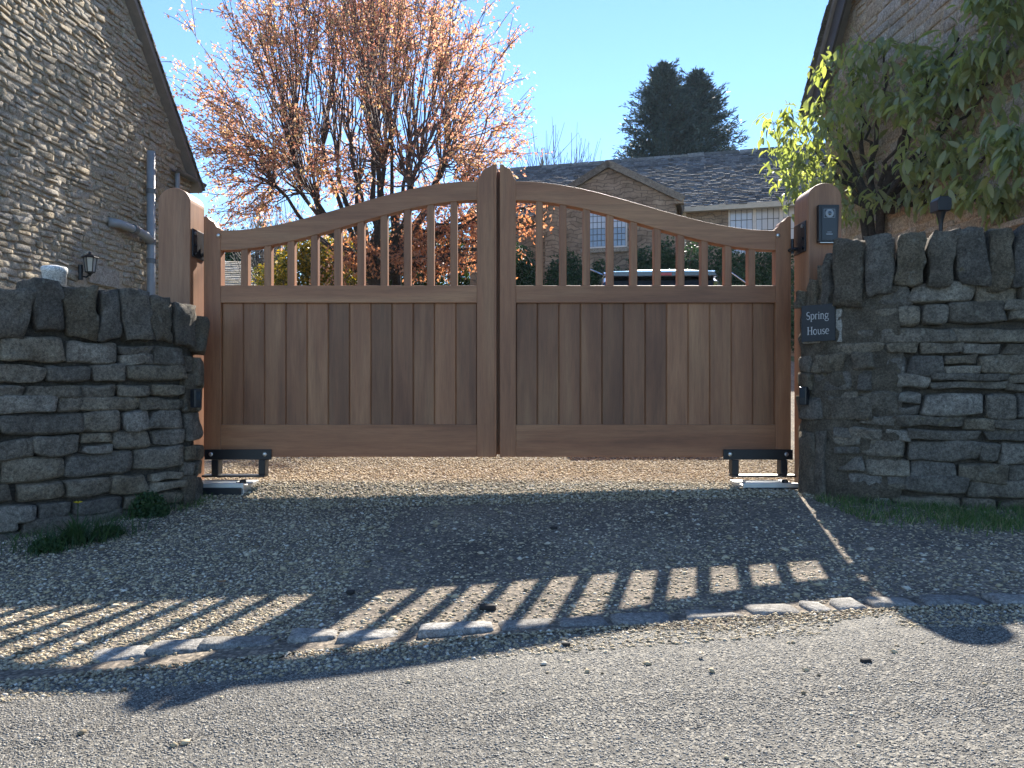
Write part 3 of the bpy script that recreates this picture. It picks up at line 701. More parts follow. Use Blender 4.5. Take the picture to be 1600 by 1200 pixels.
# ------------------------------------------------------------------ house sign and its stone
def arc(cx, cz, rx, rz, a0, a1, n=10): return [(cx+rx*math.cos(R(a0+(a1-a0)*i/n)), cz+rz*math.sin(R(a0+(a1-a0)*i/n))) for i in range(n+1)]
def stroke(b, pts, w0, w1=None, y=0):
    """flat ribbon with varying width"""
    w1 = w0 if w1 is None else w1; n = len(pts); v = []
    for i, p in enumerate(pts):
        a = pts[max(i-1,0)]; c = pts[min(i+1,n-1)]; dx, dz = c[0]-a[0], c[1]-a[1]; L = math.hypot(dx,dz) or 1
        u = i/(n-1); w = (w0+(w1-w0)*math.sin(math.pi*u))/2; v += [(p[0]-dz/L*w, y, p[1]+dx/L*w), (p[0]+dz/L*w, y, p[1]-dx/L*w)]
    b.add(v, [(2*i, 2*i+1, 2*i+3, 2*i+2) for i in range(n-1)])
GL = {  # x-height 1.0 units: cap 1.45, stroke data, advance
 'S': ([(arc(.42,1.05,.30,.36,40,250,14)+arc(.38,.36,.32,.37,80,-160,14), .09, .20)], .86),
 'p': ([([(.16,.96),(.16,-.45)],.17,.17),(arc(.42,.5,.33,.48,150,-150,16),.08,.18),([(0,-.45),(.34,-.45)],.07,.07),([(.0,.93),(.2,.97)],.07,.07)], .88),
 'r': ([([(.18,.96),(.18,0)],.17,.17),(arc(.42,.62,.24,.34,160,50,8),.08,.14),([(.02,0),(.36,0)],.07,.07),([(.02,.93),(.2,.97)],.07,.07)], .66),
 'i': ([([(.18,.96),(.18,0)],.17,.17),([(.18,1.36),(.18,1.20)],.17,.17),([(.02,0),(.34,0)],.07,.07),([(.02,.93),(.2,.97)],.07,.07)], .42),
 'n': ([([(.18,.96),(.18,0)],.17,.17),(arc(.42,.58,.26,.38,160,0,8)+[(.68,0)],.10,.18),([(.02,0),(.34,0)],.07,.07),([(.52,0),(.84,0)],.07,.07),([(.02,.93),(.2,.97)],.07,.07)], .92),
 'g': ([(arc(.38,.62,.28,.34,0,360,18),.09,.15),(arc(.42,-.20,.36,.26,0,360,18),.09,.12),([(.25,.32),(.18,.18),(.3,.08),(.6,.04)],.08,.10),([(.6,.88),(.82,.96)],.09,.09)], .84),
 'H': ([([(.2,1.45),(.2,0)],.19,.19),([(.92,1.45),(.92,0)],.19,.19),([(.2,.74),(.92,.74)],.09,.09),([(.0,1.45),(.4,1.45)],.07,.07),([(.0,0),(.4,0)],.07,.07),([(.72,1.45),(1.12,1.45)],.07,.07),([(.72,0),(1.12,0)],.07,.07)], 1.2),
 'o': ([(arc(.42,.48,.34,.49,0,360,20),.08,.17)], .88),
 'u': ([([(.18,.96),(.18,.4)]+arc(.42,.36,.24,.36,180,300,8),.12,.17),([(.72,.96),(.72,0)],.17,.17),([(.02,.95),(.2,.95)],.07,.07),([(.54,.95),(.72,.95)],.07,.07),([(.72,.0),(.9,.04)],.07,.07)], .94),
 's': ([(arc(.34,.72,.22,.24,40,250,10)+arc(.30,.25,.24,.25,80,-160,10),.08,.15)], .66),
 'e': ([(arc(.40,.48,.32,.49,0,310,18),.09,.17),([(.1,.50),(.70,.50)],.08,.08)], .80)}
def word(b, txt, xc, z, s):
    W = sum(GL[c][1] for c in txt)*s; x = xc-W/2
    for c in txt:
        for pts, w0, w1 in GL[c][0]:
            stroke(b, [(x+p[0]*s, z+p[1]*s) for p in pts], w0*s, w1*s)
        x += GL[c][1]*s
A, Bp = Vector((1.630,4.145,0)), Vector((1.750,3.995,0)); d = (Bp-A); sw_ = d.length; rz = math.atan2(d.y, d.x)
t = empty('house_sign', ((A.x+Bp.x)/2, (A.y+Bp.y)/2, .955), rz, 'dark slate name sign lettered Spring House on the end of the right wall', 'sign')
hw = sw_/2; hh = .101
MB().box(-hw, hw, -.016, 0, -hh, hh).build('slate', M['slate'], t, bevel=.002)
for txt_, xx_, zz_ in (('Spring', 0, .022), ('House', .004, -.062)):
    b = MB(); word(b, txt_, xx_, zz_, .0285); b.v = [(p[0], -.0175, p[2]) for p in b.v]; b.build('lettering', M['letter'], t)
tp = MB().box(-hw-.006, hw+.030, .003, .07, -hh-.008, hh-.03).build('backing_stone', M['gable_mortar'], t, bevel=.006)

# photocells
def cell(px, py0, py1, y, rz, label):
    x = (px-800)/1155.56*y; z0 = CAM_H+(600-py1)/1155.56*y; z1 = CAM_H+(600-py0)/1155.56*y; h = (z1-z0)/2
    t = empty('photocell', (x, y, (z0+z1)/2), rz, label, 'sensor', 'gate safety photocells')
    MB().box(-.022, .022, -.022, .022, -h, h).build('housing', M['black_plastic'], t, bevel=.006)
    MB().box(-.015, .015, -.0245, -.0225, -h*.2, h*.75).build('lens_cover', M['car_glass'], t, bevel=.002)
cell(306, 608, 637, 4.10, R(55), 'small black photocell on the end of the left stone wall beside the gate')
cell(1257, 604, 633, 4.14, R(-50), 'small black photocell on the end of the right stone wall below the name sign')

# small white tub behind the left wall coping
t = empty('white_tub', (-2.37, 3.83, 1.05), 0, 'weathered white plastic tub standing on top of the left stone wall', 'tub')
MB().lathe([(.045,0),(.049,.0),(.056,.145),(.061,.148),(.061,.17),(.055,.176),(.02,.184),(.001,.185)], k=28).build('tub_body', M['tub'], t, smooth=True)

# ------------------------------------------------------------------ left house
HC = Vector((-5.226, 12.0, 0)); HD = Vector((-.065,-1,0)).normalized()   # corner by the drive, direction of the gable wall towards the road
EAVE = 3.94; GW = 8.4; TS = math.tan(R(48.6))
def hp(t, out, z):
    n = Vector((-HD.y, HD.x, 0)); n = n if n.x > 0 else -n
    return HC+HD*t+n*out+Vector((0,0,z))
class Line:
    def __init__(s, c, d, n): s.c, s.d, s.nn = c, d, n
    def at(s, t): return s.c+s.d*t, s.d
    def map(s, t, out, z, side): return s.c+s.d*t+s.nn*out+Vector((0,0,z))
nL = Vector((-HD.y, HD.x, 0)); nL = nL if nL.x > 0 else -nL
HL = Line(HC, HD, nL)
lh = empty('stone_house', (0,0,0), 0, 'pale rubble stone house on the left, its tall gable raked by sunlight', 'house')
def gtop(t): return EAVE+min(t, GW-t)*TS
b = MB(); dd = -nL*6.0
ring = [(0,-.3),(GW,-.3),(GW,EAVE),(GW/2,EAVE+GW/2*TS),(0,EAVE)]
# gable wall with the window opening left out: strips
WT0, WT1, WZ0, WZ1 = 2.12, 2.50, 1.42, 1.90
def quad(b, pts): b.add(pts, [tuple(range(len(pts)))])
T = [0, WT0, WT1, GW/2, GW]
for a, c in zip(T, T[1:]):
    if a == WT0:
        quad(b, [hp(a,0,-.3),hp(c,0,-.3),hp(c,0,WZ0),hp(a,0,WZ0)]); quad(b, [hp(a,0,WZ1),hp(c,0,WZ1),hp(c,0,gtop(c)),hp(a,0,gtop(a))])
        for p, q in (((a,WZ0),(c,WZ0)),((c,WZ0),(c,WZ1)),((c,WZ1),(a,WZ1)),((a,WZ1),(a,WZ0))):
            quad(b, [hp(p[0],0,p[1]),hp(q[0],0,q[1]),hp(q[0],-.12,q[1]),hp(p[0],-.12,p[1])])
    else: quad(b, [hp(a,0,-.3),hp(c,0,-.3),hp(c,0,gtop(c)),hp(a,0,gtop(a))])
for t0 in (0, GW): quad(b, [hp(t0,0,-.3),hp(t0,0,EAVE),hp(t0,-6,EAVE),hp(t0,-6,-.3)])
quad(b, [hp(t_,-6,z_) for t_, z_ in ring])
b.build('wall', M['gable_mortar'], lh)
r1 = random.Random(5)
def gskip(m, z, hw, hh):
    if m+hw > WT0-.16 and m-hw < WT1+.14 and z > WZ0-.02 and z < WZ1+.30: return True
    return z+hh > gtop(m)-.10
gs = courses(HL, 0.01, 5.1, lambda s: .9, lambda s: gtop(s)-.05, (.055,.095), (.09,.27), .026, .08, 1, 3, r1, skip=gskip, rad=.45, gap=.012, nz=.026, jit=.26)
emit(gs, lh, M['gable_stone'])
# roof: two stone tiled slopes with a stepped verge
def tiled_slope(o, u, v, nrm, U, V, tw, th, mat, parent, name, rnd, thick=.03):
    """o: eaves corner, u along eaves, v up the slope; joined stone tiles"""
    b = MB(); row = 0; s = 0
    while s < V:
        c = -rnd.uniform(0, tw)
        while c < U:
            w = tw*rnd.uniform(.7, 1.3); a0, a1 = max(c, 0), min(c+w, U); c += w
            if a1-a0 < .03: continue
            s1 = min(s+th*1.5, V); l0 = .0+thick*1.2+rnd.uniform(-.004,.006); ds = rnd.uniform(-.012,.012)
            P = lambda a, q, h: o+u*a+v*q+nrm*h
            g = .004
            vs_ = [P(a0+g,s+ds,l0-thick),P(a1-g,s+ds,l0-thick),P(a1-g,s1,.0),P(a0+g,s1,.0),P(a0+g,s+ds,l0),P(a1-g,s+ds,l0),P(a1-g,s1,.012),P(a0+g,s1,.012)]
            b.add(vs_, [(4,5,6,7),(0,1,5,4),(1,2,6,5),(3,0,4,7)])
        s += th*rnd.uniform(.9,1.1); row += 1
    return b.build(name, mat, parent, kind='stuff')
ap = EAVE+GW/2*TS
for sgn, tb in ((1, 0), (-1, GW)):
    v = (HD*sgn*GW/2+Vector((0,0,GW/2*TS))).normalized(); u = -nL; nn = u.cross(v); nn = nn if nn.z > 0 else -nn
    o = hp(tb, .14, EAVE)-v*.22+nn*.02; Ls = (GW/2)/math.cos(R(48.6))+.22
    P = lambda a, q, h: o+u*a+v*q+nn*h
    bb = MB(); bb.add([P(0,0,-.07),P(6.3,0,-.07),P(6.3,Ls,-.07),P(0,Ls,-.07),P(0,0,0),P(6.3,0,0),P(6.3,Ls,0),P(0,Ls,0)],
                      [(0,3,2,1),(4,5,6,7),(0,1,5,4),(1,2,6,5),(2,3,7,6),(3,0,4,7)])
    bb.build('roof', M['soffit_pale'], lh)
    tiled_slope(o+nn*.004+nL*.03, u, v, nn, 1.2, Ls, .26, .15, M['tile_stone'], lh, 'roof_tiles', r1, .03)
    bb = MB(); bb.add([P(1.17,0,.0),P(6.3,0,.0),P(6.3,Ls,.0),P(1.17,Ls,.0),P(1.17,0,.03),P(6.3,0,.03),P(6.3,Ls,.03),P(1.17,Ls,.03)],
                      [(4,5,6,7),(0,1,5,4),(1,2,6,5),(2,3,7,6),(3,0,4,7)]); bb.build('roof', M['tile_stone'], lh)
# lintel + window
def hbox(t0, t1, o0, o1, z0, z1, name, mat, parent=lh, bevel=.005):
    vs_ = [hp(t,o,z) for z in (z0,z1) for t,o in ((t0,o1),(t1,o1),(t1,o0),(t0,o0))]; c = sum(vs_, Vector((0,0,0)))/8
    return MB().add([q-c for q in vs_], [(0,3,2,1),(4,5,6,7),(0,1,5,4),(1,2,6,5),(2,3,7,6),(3,0,4,7)]).build(name, mat, parent, c if parent == lh else c, bevel=bevel)
hbox(WT0-.14, WT1+.12, .0, .035, WZ1+.01, WZ1+.24, 'lintel', M['smooth_stone'])
wf = hbox(WT0, WT1, -.11, -.07, WZ0, WZ1, 'window_frame', M['white_paint'])
vs_ = [hp(t,-.066,z) for t,z in ((WT0+.06,WZ0+.06),(WT1-.06,WZ0+.06),(WT1-.06,WZ1-.06),(WT0+.06,WZ1-.06))]
c = sum(vs_, Vector((0,0,0)))/4
MB().add([q-c for q in vs_], [(0,1,2,3)]).build('pane', M['car_glass'], lh, c)
# soil pipe (x 217, y 237..460) and branch
t = empty('soil_pipe', hp(1.37,.13,0), 0, 'grey plastic soil pipe standing up the rubble gable with a branch pipe joining it', 'pipe'); tl = t.location.copy()
def rel(pts, o): return [Vector(p)-o for p in pts]
MB().tube(rel([hp(1.37,.13,.2), hp(1.37,.13,3.96)], tl), .058, 16).build('pipe', M['pipe'], t, smooth=True)
for z in (1.75, 2.35, 2.62, 3.35):
    MB().tube(rel([hp(1.37,.13,z), hp(1.37,.13,z+.07)], tl), .067, 16).build('collar', M['pipe_dark'], t)
MB().tube(rel([hp(1.37,.13,2.66), hp(1.55,.15,2.72), hp(1.75,.15,2.745), hp(2.12,.13,2.76), hp(2.22,.03,2.765)], tl), [.062,.062,.055,.055,.062], 14).build('branch_pipe', M['pipe'], t, smooth=True)
MB().tube(rel([hp(1.78,.148,2.747), hp(1.86,.148,2.750)], tl), .066, 14).build('collar', M['pipe_dark'], t)
# short gutter and downpipe at the corner
t = empty('rain_gutter', hp(0,.1,3.9), 0, 'short dark gutter and downpipe at the eaves corner of the left house', 'gutter'); tl = t.location.copy()
b = MB(); gpts = [(hp(q,.09,3.93)) for q in (-.28,.66)]
v = []; 
for p in gpts:
    for i in range(9):
        a = math.pi+math.pi*i/8; v.append(p+nL*.058*math.cos(a)+Vector((0,0,.058*math.sin(a)))-tl)
    for i in range(9):
        a = 2*math.pi-math.pi*i/8; v.append(p+nL*.05*math.cos(a)+Vector((0,0,.05*math.sin(a)))-tl)
b.add(v, [(i,(i+1)%18,(i+1)%18+18,i+18) for i in range(18)]+[tuple(range(18))]); b.build('gutter_channel', M['pipe_dark'], t)
MB().tube(rel([hp(.56,.09,3.88), hp(.56,.09,3.78), hp(.56,.09,.2)], tl), .036, 12).build('downpipe', M['pipe'], t, smooth=True)
MB().tube(rel([hp(.5,.03,3.72), hp(.42,.09,3.70)], tl), .02, 6).build('bracket', M['bolt'], t)

# wall lantern  (x 98..128, y 392..425)
def on_gable(px, py):
    k = (px-800)/1155.56; # HC.x+HD.x t = k (HC.y+HD.y t)
    t = (k*HC.y-HC.x)/(HD.x-k*HD.y); y = HC.y+HD.y*t; return t, CAM_H+(600-py)/1155.56*y
tt, zz = on_gable(112, 407); LO = hp(tt-.10, .17, zz-.02)
t = empty('wall_lantern', LO, math.atan2(HD.y, HD.x), 'small black carriage lantern on a bracket on the sunlit rubble gable', 'lantern')
t.scale = (.82,.82,.82)
b = MB().lathe([(.128,.085),(.11,.10),(.06,.125),(.025,.145),(.02,.17),(.002,.18)], k=6); b.build('lantern_roof', M['black'], t)
b = MB().lathe([(.06,-.13),(.085,.08)], k=6); b.build('glass', M['lamp_glass'], t)
b = MB()
for i in range(6):
    a = 2*math.pi*i/6; b.tube([(.063*math.cos(a),.063*math.sin(a),-.13),(.09*math.cos(a),.09*math.sin(a),.085)], .009, 4)
b.build('frame_bars', M['black'], t); b = MB().lathe([(.066,-.145),(.072,-.128),(.03,-.16),(.012,-.19),(.002,-.20)][::-1], k=6); b.build('lantern_base', M['black'], t)
b = MB(); nloc = Matrix.Rotation(-math.atan2(HD.y,HD.x), 3, 'Z') @ (-nL)
b.tube([(0,0,-.17), nloc*.06+Vector((0,0,-.21)), nloc*.14+Vector((0,0,-.19)), nloc*.168+Vector((0,0,-.12))], .013, 8); b.tube([nloc*.15+Vector((0,0,-.25)), nloc*.15+Vector((0,0,-.02))], .035, 8); b.build('wall_bracket', M['black'], t)

# ------------------------------------------------------------------ right house
RC = Vector((3.69, 8.7, 0)); RD = Vector((.046,-1,0)).normalized(); RE = 4.01; RW = 5.4; RTS = math.tan(R(53))
nR = Vector((-1,-.046,0)).normalized(); RLn = Line(RC, RD, nR)
def rp(t, out, z): return RC+RD*t+nR*out+Vector((0,0,z))
rh = empty('stone_house', (0,0,0), 0, 'shaded ochre stone house on the right, its gable under a climber', 'house')
b = MB(); ring = [(0,-.3),(RW,-.3),(RW,RE),(RW/2,RE+RW/2*RTS),(0,RE)]
quad(b, [rp(t_,0,z_) for t_, z_ in ring]); quad(b, [rp(t_,-6,z_) for t_, z_ in ring])
for t0 in (0,RW): quad(b, [rp(t0,0,-.3),rp(t0,0,RE),rp(t0,-6,RE),rp(t0,-6,-.3)])
b.build('wall', M['warm_stone'], rh)
r2 = random.Random(8)
def rgt(t): return RE+min(t, RW-t)*RTS
BAND = 1.80
ash = courses(RLn, .01, 4.4, lambda s: .55, lambda s: BAND+.02, (.24,.34), (.38,.75), .050, .10, 1, 3, r2, rad=.08, gap=.006, nz=.006, jit=.02)
emit(ash, rh, M['warm_stone'], 'ashlar_block', 200)
rub = courses(RLn, .01, 4.4, lambda s: BAND+.07, lambda s: rgt(s)-.08, (.09,.16), (.18,.42), .012, .06, 1, 3, r2, skip=lambda m,z,a,h: z+h > rgt(m)-.12, rad=.35, gap=.010, nz=.010, jit=.12)
emit(rub, rh, M['warm_stone'], limit=290)
vs_ = [rp(t,o,z) for z in (BAND,BAND+.05) for t,o in ((0,.09),(RW,.09),(RW,-.02),(0,-.02))]
MB().add(vs_, [(0,3,2,1),(4,5,6,7),(0,1,5,4),(1,2,6,5),(2,3,7,6),(3,0,4,7)]).build('string_course', M['warm_stone'], rh, bevel=.01)
for sgn, tb in ((1,0),(-1,RW)):
    v = (RD*sgn*RW/2+Vector((0,0,RW/2*RTS))).normalized(); u = -nR; nn = u.cross(v); nn = nn if nn.z > 0 else -nn
    Ls = (RW/2)/math.cos(R(53))+.25; o = rp(tb,.20,RE)-v*.25+nn*.03
    P = lambda a, q, h, o=o, u=u, v=v, nn=nn: o+u*a+v*q+nn*h
    F6 = [(0,3,2,1),(4,5,6,7),(0,1,5,4),(1,2,6,5),(2,3,7,6),(3,0,4,7)]
    MB().add([P(0,0,-.05),P(6.3,0,-.05),P(6.3,Ls,-.05),P(0,Ls,-.05),P(0,0,0),P(6.3,0,0),P(6.3,Ls,0),P(0,Ls,0)], F6).build('roof', M['soffit_pale'], rh)
    tiled_slope(o+nn*.004+nR*.05, u, v, nn, 1.0, Ls, .22, .14, M['tile_stone'], rh, 'roof_tiles', r2, .03)
    MB().add([P(.95,0,.004),P(6.3,0,.004),P(6.3,Ls,.004),P(.95,Ls,.004),P(.95,0,.03),P(6.3,0,.03),P(6.3,Ls,.03),P(.95,Ls,.03)], F6).build('roof', M['tile_stone'], rh)
    MB().add([P(.03,.05,-.24),P(.055,.05,-.24),P(.055,Ls-.1,-.24),P(.03,Ls-.1,-.24),P(.03,.05,-.051),P(.055,.05,-.051),P(.055,Ls-.1,-.051),P(.03,Ls-.1,-.051)], F6).build('bargeboard', M['soffit'], rh)
    MB().add([P(.058,.05,-.075),P(.2,.05,-.075),P(.2,Ls-.1,-.075),P(.058,Ls-.1,-.075),P(.058,.05,-.052),P(.2,.05,-.052),P(.2,Ls-.1,-.052),P(.058,Ls-.1,-.052)], F6).build('soffit', M['soffit_pale'], rh)

# ------------------------------------------------------------------ foliage builders
def leaf_cloud(P, size, rnd, droop=0., aspect=.5, fold=.35, nrm_up=.0, out=None):
    """P (n,3) -> verts, faces of folded 2-quad leaves; returns arrays"""
    n = len(P); s = size[0]+(size[1]-size[0])*rnd.random(n)
    d = rnd.normal(size=(n,3)); d[:,2] = d[:,2]*(1-droop)-droop*2.0
    if out is not None: d += out
    d /= np.linalg.norm(d, axis=1)[:,None]
    a = rnd.normal(size=(n,3)); a -= (a*d).sum(1)[:,None]*d; a /= np.linalg.norm(a, axis=1)[:,None]
    nn = np.cross(d, a); w = aspect*s
    base = P; tip = P+d*s[:,None]; mid = P+d*(.45*s)[:,None]
    l = mid+a*(w*.5)[:,None]+nn*(fold*w*.5)[:,None]; r_ = mid-a*(w*.5)[:,None]+nn*(fold*w*.5)[:,None]
    V = np.stack([base, l, tip, r_], 1).reshape(-1,3)
    i = 4*np.arange(n)[:,None]; F = np.concatenate([i+np.array([[0,1,2]]), i+np.array([[0,2,3]])], 1).reshape(-1,3)
    return V, F
def tube_np(segs, k=4):
    """segs: list of (pts array (m,3), radii array) -> arrays of quads"""
    Vs, Fs, off = [], [], 0
    ang = 2*np.pi*np.arange(k)/k
    for pts, rad in segs:
        m = len(pts); d = np.gradient(pts, axis=0); d /= np.linalg.norm(d, axis=1)[:,None]+1e-9
        ref = np.array([.31,.95,.05]); a = np.cross(d, ref); a /= np.linalg.norm(a, axis=1)[:,None]+1e-9; b = np.cross(d, a)
        ring = pts[:,None,:]+(a[:,None,:]*np.cos(ang)[None,:,None]+b[:,None,:]*np.sin(ang)[None,:,None])*rad[:,None,None]
        Vs.append(ring.reshape(-1,3))
        i = np.arange(m-1)[:,None]*k; j = np.arange(k)[None,:]
        F = np.stack([i+j, i+(j+1)%k, i+k+(j+1)%k, i+k+j], -1).reshape(-1,4)+off; Fs.append(F); off += m*k
    return np.concatenate(Vs), np.concatenate(Fs)
def curve(p0, p1, p2, n):
    t = np.linspace(0,1,n)[:,None]; return (1-t)**2*np.array(p0)+2*t*(1-t)*np.array(p1)+t*t*np.array(p2)

# ------------------------------------------------------------------ copper leaved maple behind the left leaf
def build_maple():
    r = np.random.default_rng(42); y0 = 13.0
    wx = lambda px, y=y0: (px-800)/1155.56*y
    wz = lambda py, y=y0: CAM_H+(600-py)/1155.56*y
    g = gz(wx(600), y0); t = empty('maple_tree', (wx(600), y0, g), 0, 'broad copper pink leaved tree of many upright shoots behind the left leaf of the gate', 'tree')
    L = np.array(t.location)
    C0 = np.array([wx(562), y0, wz(185)]); RX, RZ = 3.05, 3.0
    trunk = []; base = np.array([wx(592), y0, g-.1]); fork = np.array([wx(590), y0, wz(438)])
    trunk.append((curve(base, (base+fork)/2+[.05,0,0], fork, 7), np.linspace(.27,.20,7)))
    b2 = np.array([wx(619), y0+.3, g-.1]); f2 = np.array([wx(612), y0+.3, wz(300)]); trunk.append((curve(b2, (b2+f2)/2, f2, 6), np.linspace(.09,.075,6)))
    knobs = [(462,255,-.3),(497,318,-1.0),(505,230,.8),(528,262,-.4),(548,225,1.2),(590,205,-.9),(583,245,.5),(612,222,0),(640,228,.9),(655,255,-.7),(690,262,.4),(700,235,-.2),(470,300,1.2),(640,290,-1.4),(560,290,1.6),(725,290,.9),(600,262,-1.6),(430,290,.2)]
    K = []
    for px, py, dy in knobs:
        p = np.array([wx(px,y0+dy), y0+dy, wz(py, y0+dy)]); K.append(p)
        m = fork+(p-fork)*.45+np.array([(p[0]-fork[0])*.16, 0, -.22])+r.normal(size=3)*.08
        n = 9; c = curve(fork, m, p, n); c[1:-1] += r.normal(size=(n-2,3))*.035
        rad = np.linspace(.075,.030,n)*r.uniform(.75,1.15); rad[-1] *= 1.5; trunk.append((c, rad))
    # low boughs sweeping out to the right and left
    low = []
    for px, py, dy in [(700,350,-1.2),(760,330,-1.5),(800,375,-1.8),(730,400,-1.0),(840,320,-1.2),(660,400,-1.5),(820,300,-.8),(560,380,-1.2),(520,410,-1.0),(780,410,-1.5),(700,300,-1.5),(845,350,-1.0)]:
        p = np.array([wx(px,y0+dy), y0+dy, wz(py,y0+dy)]); m = (fork+p)/2+[0,0,.25]+r.normal(size=3)*.1
        c = curve(fork+[0,0,r.uniform(-.1,.6)], m, p, 9); c[1:-1] += r.normal(size=(7,3))*.04; trunk.append((c, np.linspace(.06,.015,9))); low.append(c)
    V, F = tube_np(trunk, 9); np_mesh('trunk', V-L, F, M['bark'], t, smooth=True)
    shoots = []; tips = []
    for i in range(480):
        # target on/inside dome
        while True:
            a = r.uniform(0, 2*math.pi); el = r.uniform(-.5, 1.0)
            rr_ = r.uniform(.74, 1.04); ce = math.cos(el*math.pi/2*.98)
            q = C0+np.array([math.cos(a)*ce*RX, math.sin(a)*ce*2.7, math.sin(el*math.pi/2)*RZ])*rr_
            if q[2] > wz(360 if q[0] < wx(470) else 335): break
        dist = [np.linalg.norm((q-k)*np.array([1.35,1.2,.45])) for k in K]; k = K[int(np.argsort(dist)[r.integers(0,2)])]
        m = k+(q-k)*.45+np.array([0,0,.12*np.linalg.norm(q-k)])*(1 if el > -.1 else .4)
        n = 9; c = curve(k, m, q, n); c[1:] += r.normal(size=(n-1,3))*.03; shoots.append((c, np.linspace(.017,.0035,n)*r.uniform(.6,1.2))); tips.append(c)
    sub = []
    for c in tips:
        for j in range(r.integers(4,8)):
            u = r.uniform(.5,.98); i = int(u*8); p = c[i]+(c[min(i+1,8)]-c[i])*(u*8-i); d = c[8]-c[i]; d = d/(np.linalg.norm(d)+1e-6) if i < 8 else np.array([0,0,1.])
            dv = d*.8+r.normal(size=3)*.55+(p-C0)*.12; dv /= np.linalg.norm(dv); Ln = r.uniform(.2,.6)
            q = p+dv*Ln; s = curve(p, p+dv*Ln*.5+[0,0,.03], q, 4); sub.append((s, np.array([.007,.006,.005,.004])))
    lsub = []
    for c in low:
        for j in range(30):
            u = r.uniform(.3,1); i = min(int(u*8),7); p = c[i]+(c[i+1]-c[i])*(u*8-i)
            dv = r.normal(size=3)*np.array([.8,.7,.5])+np.array([.15,0,-.18]); dv /= np.linalg.norm(dv); Ln = r.uniform(.25,.75)
            s = curve(p, p+dv*Ln*.5+[0,0,.06], p+dv*Ln+[0,0,-.05], 4); lsub.append((s, np.array([.008,.006,.005,.003])))
    V, F = tube_np(shoots+sub+lsub, 3); np_mesh('shoots', V-L, F, M['twig'], t, kind='stuff')
    pts = []
    for c in tips:
        nk = r.integers(5,9); m = r.integers(18,32); u = np.clip((.38+.61*r.random(nk)**.8)[r.integers(0,nk,m)]*7.9+r.normal(size=m)*.06, 0, 7.95); i = np.clip(u.astype(int),0,7); pts.append(c[i]+(c[i+1]-c[i])*(u-i)[:,None]+r.normal(size=(m,3))*.030)
    for s, _ in sub:
        m = r.integers(9,17); u = np.clip(np.array([.9,1.8,2.9])[r.integers(0,3,m)]+r.normal(size=m)*.05, 0, 2.98); i = u.astype(int); pts.append(s[i]+(s[i+1]-s[i])*(u-i)[:,None]+r.normal(size=(m,3))*.04)
    P = np.concatenate(pts); V, F = leaf_cloud(P, (.035,.085), r, .3, .5); np_mesh('crown', V-L, F, M['maple_leaf'], t, kind='stuff')
    pts = []
    for s, _ in lsub:
        m = r.integers(12,24); u = r.random(m)*3*.99; i = u.astype(int); pts.append(s[i]+(s[i+1]-s[i])*(u-i)[:,None]+r.normal(size=(m,3))*.05)
    P = np.concatenate(pts); V, F = leaf_cloud(P, (.04,.09), r, .5, .5); np_mesh('lower_foliage', V-L, F, M['low_leaf'], t, kind='stuff')
build_maple()

# conifers
def conifer(x, y, ztop, R0, label, seed, nb=900):
    r = np.random.default_rng(seed); g = gz(x, y); t = empty('spruce_tree', (x,y,g), 0, label, 'conifer', 'the pair of dark spruces behind the far house')
    H = ztop-g; MB().tube([(0,0,0),(0,0,H*.5),(0,0,H*.97)], [.28,.16,.02], 8).build('trunk', M['bark'], t)
    segs = []; P = []; D = []
    for i in range(nb):
        u = r.random()**.85; z = H*(.12+.87*u); a = r.uniform(0,2*math.pi); rad = R0*(1-u**1.5)**.85*r.uniform(.6,1.0)*(.90+.20*math.sin(5*a+u*31+seed)*math.sin(u*47+3*a))+.06
        dirv = np.array([math.cos(a), math.sin(a), 0]); p0 = np.array([0,0,z]); p2 = p0+dirv*rad+np.array([0,0,rad*(.30*u-.12)+.08])
        c = curve(p0, (p0+p2)/2-[0,0,.14*rad], p2, 7); segs.append((c, np.linspace(.03,.008,7)))
        m = int(26+rad*34); q = r.random(m)**.7*5.99; k = q.astype(int); pt = c[k]+(c[k+1]-c[k])*(q-k)[:,None]
        side_ = r.normal(size=(m,3))*np.array([.14,.14,.09]); P.append(pt+side_*(.3+.25*rad)); D.append(np.tile(dirv*1.3+np.array([0,0,.35]), (m,1)))
    for i in range(150):
        u = r.uniform(.35,.985); a = r.uniform(0,2*math.pi); z = H*u; rad = R0*(1-u**1.5)**.85*1.02+.05; Ln = r.uniform(.25,.6)
        dv = np.array([math.cos(a),math.sin(a),r.uniform(.35,1.0)]); dv /= np.linalg.norm(dv); p0 = np.array([math.cos(a)*rad*.8, math.sin(a)*rad*.8, z]); c = curve(p0, p0+dv*Ln*.5, p0+dv*Ln, 4)
        segs.append((c, np.full(4,.012))); q = r.random(22)*2.99; k = q.astype(int); P.append(c[k]+(c[k+1]-c[k])*(q-k)[:,None]+r.normal(size=(22,3))*.03); D.append(np.tile(dv*2.2, (22,1)))
    V, F = tube_np(segs, 3); np_mesh('branches', V, F, M['bark'], t, kind='stuff')
    P = np.concatenate(P); D = np.concatenate(D); V, F = leaf_cloud(P, (.09,.26), r, .0, .22, .3, out=D); np_mesh('crown', V, F, M['needle'], t, kind='stuff')
conifer((1038-800)/1155.56*30, 30, CAM_H+502/1155.56*30, 4.5, 'dark spruce behind the far house, the taller one on the left with the higher tip', 1, 1000)
conifer((1090-800)/1155.56*30.6, 30.6, CAM_H+490/1155.56*30.6, 4.5, 'dark spruce behind the far house, the slightly lower one on the right', 2, 1000)

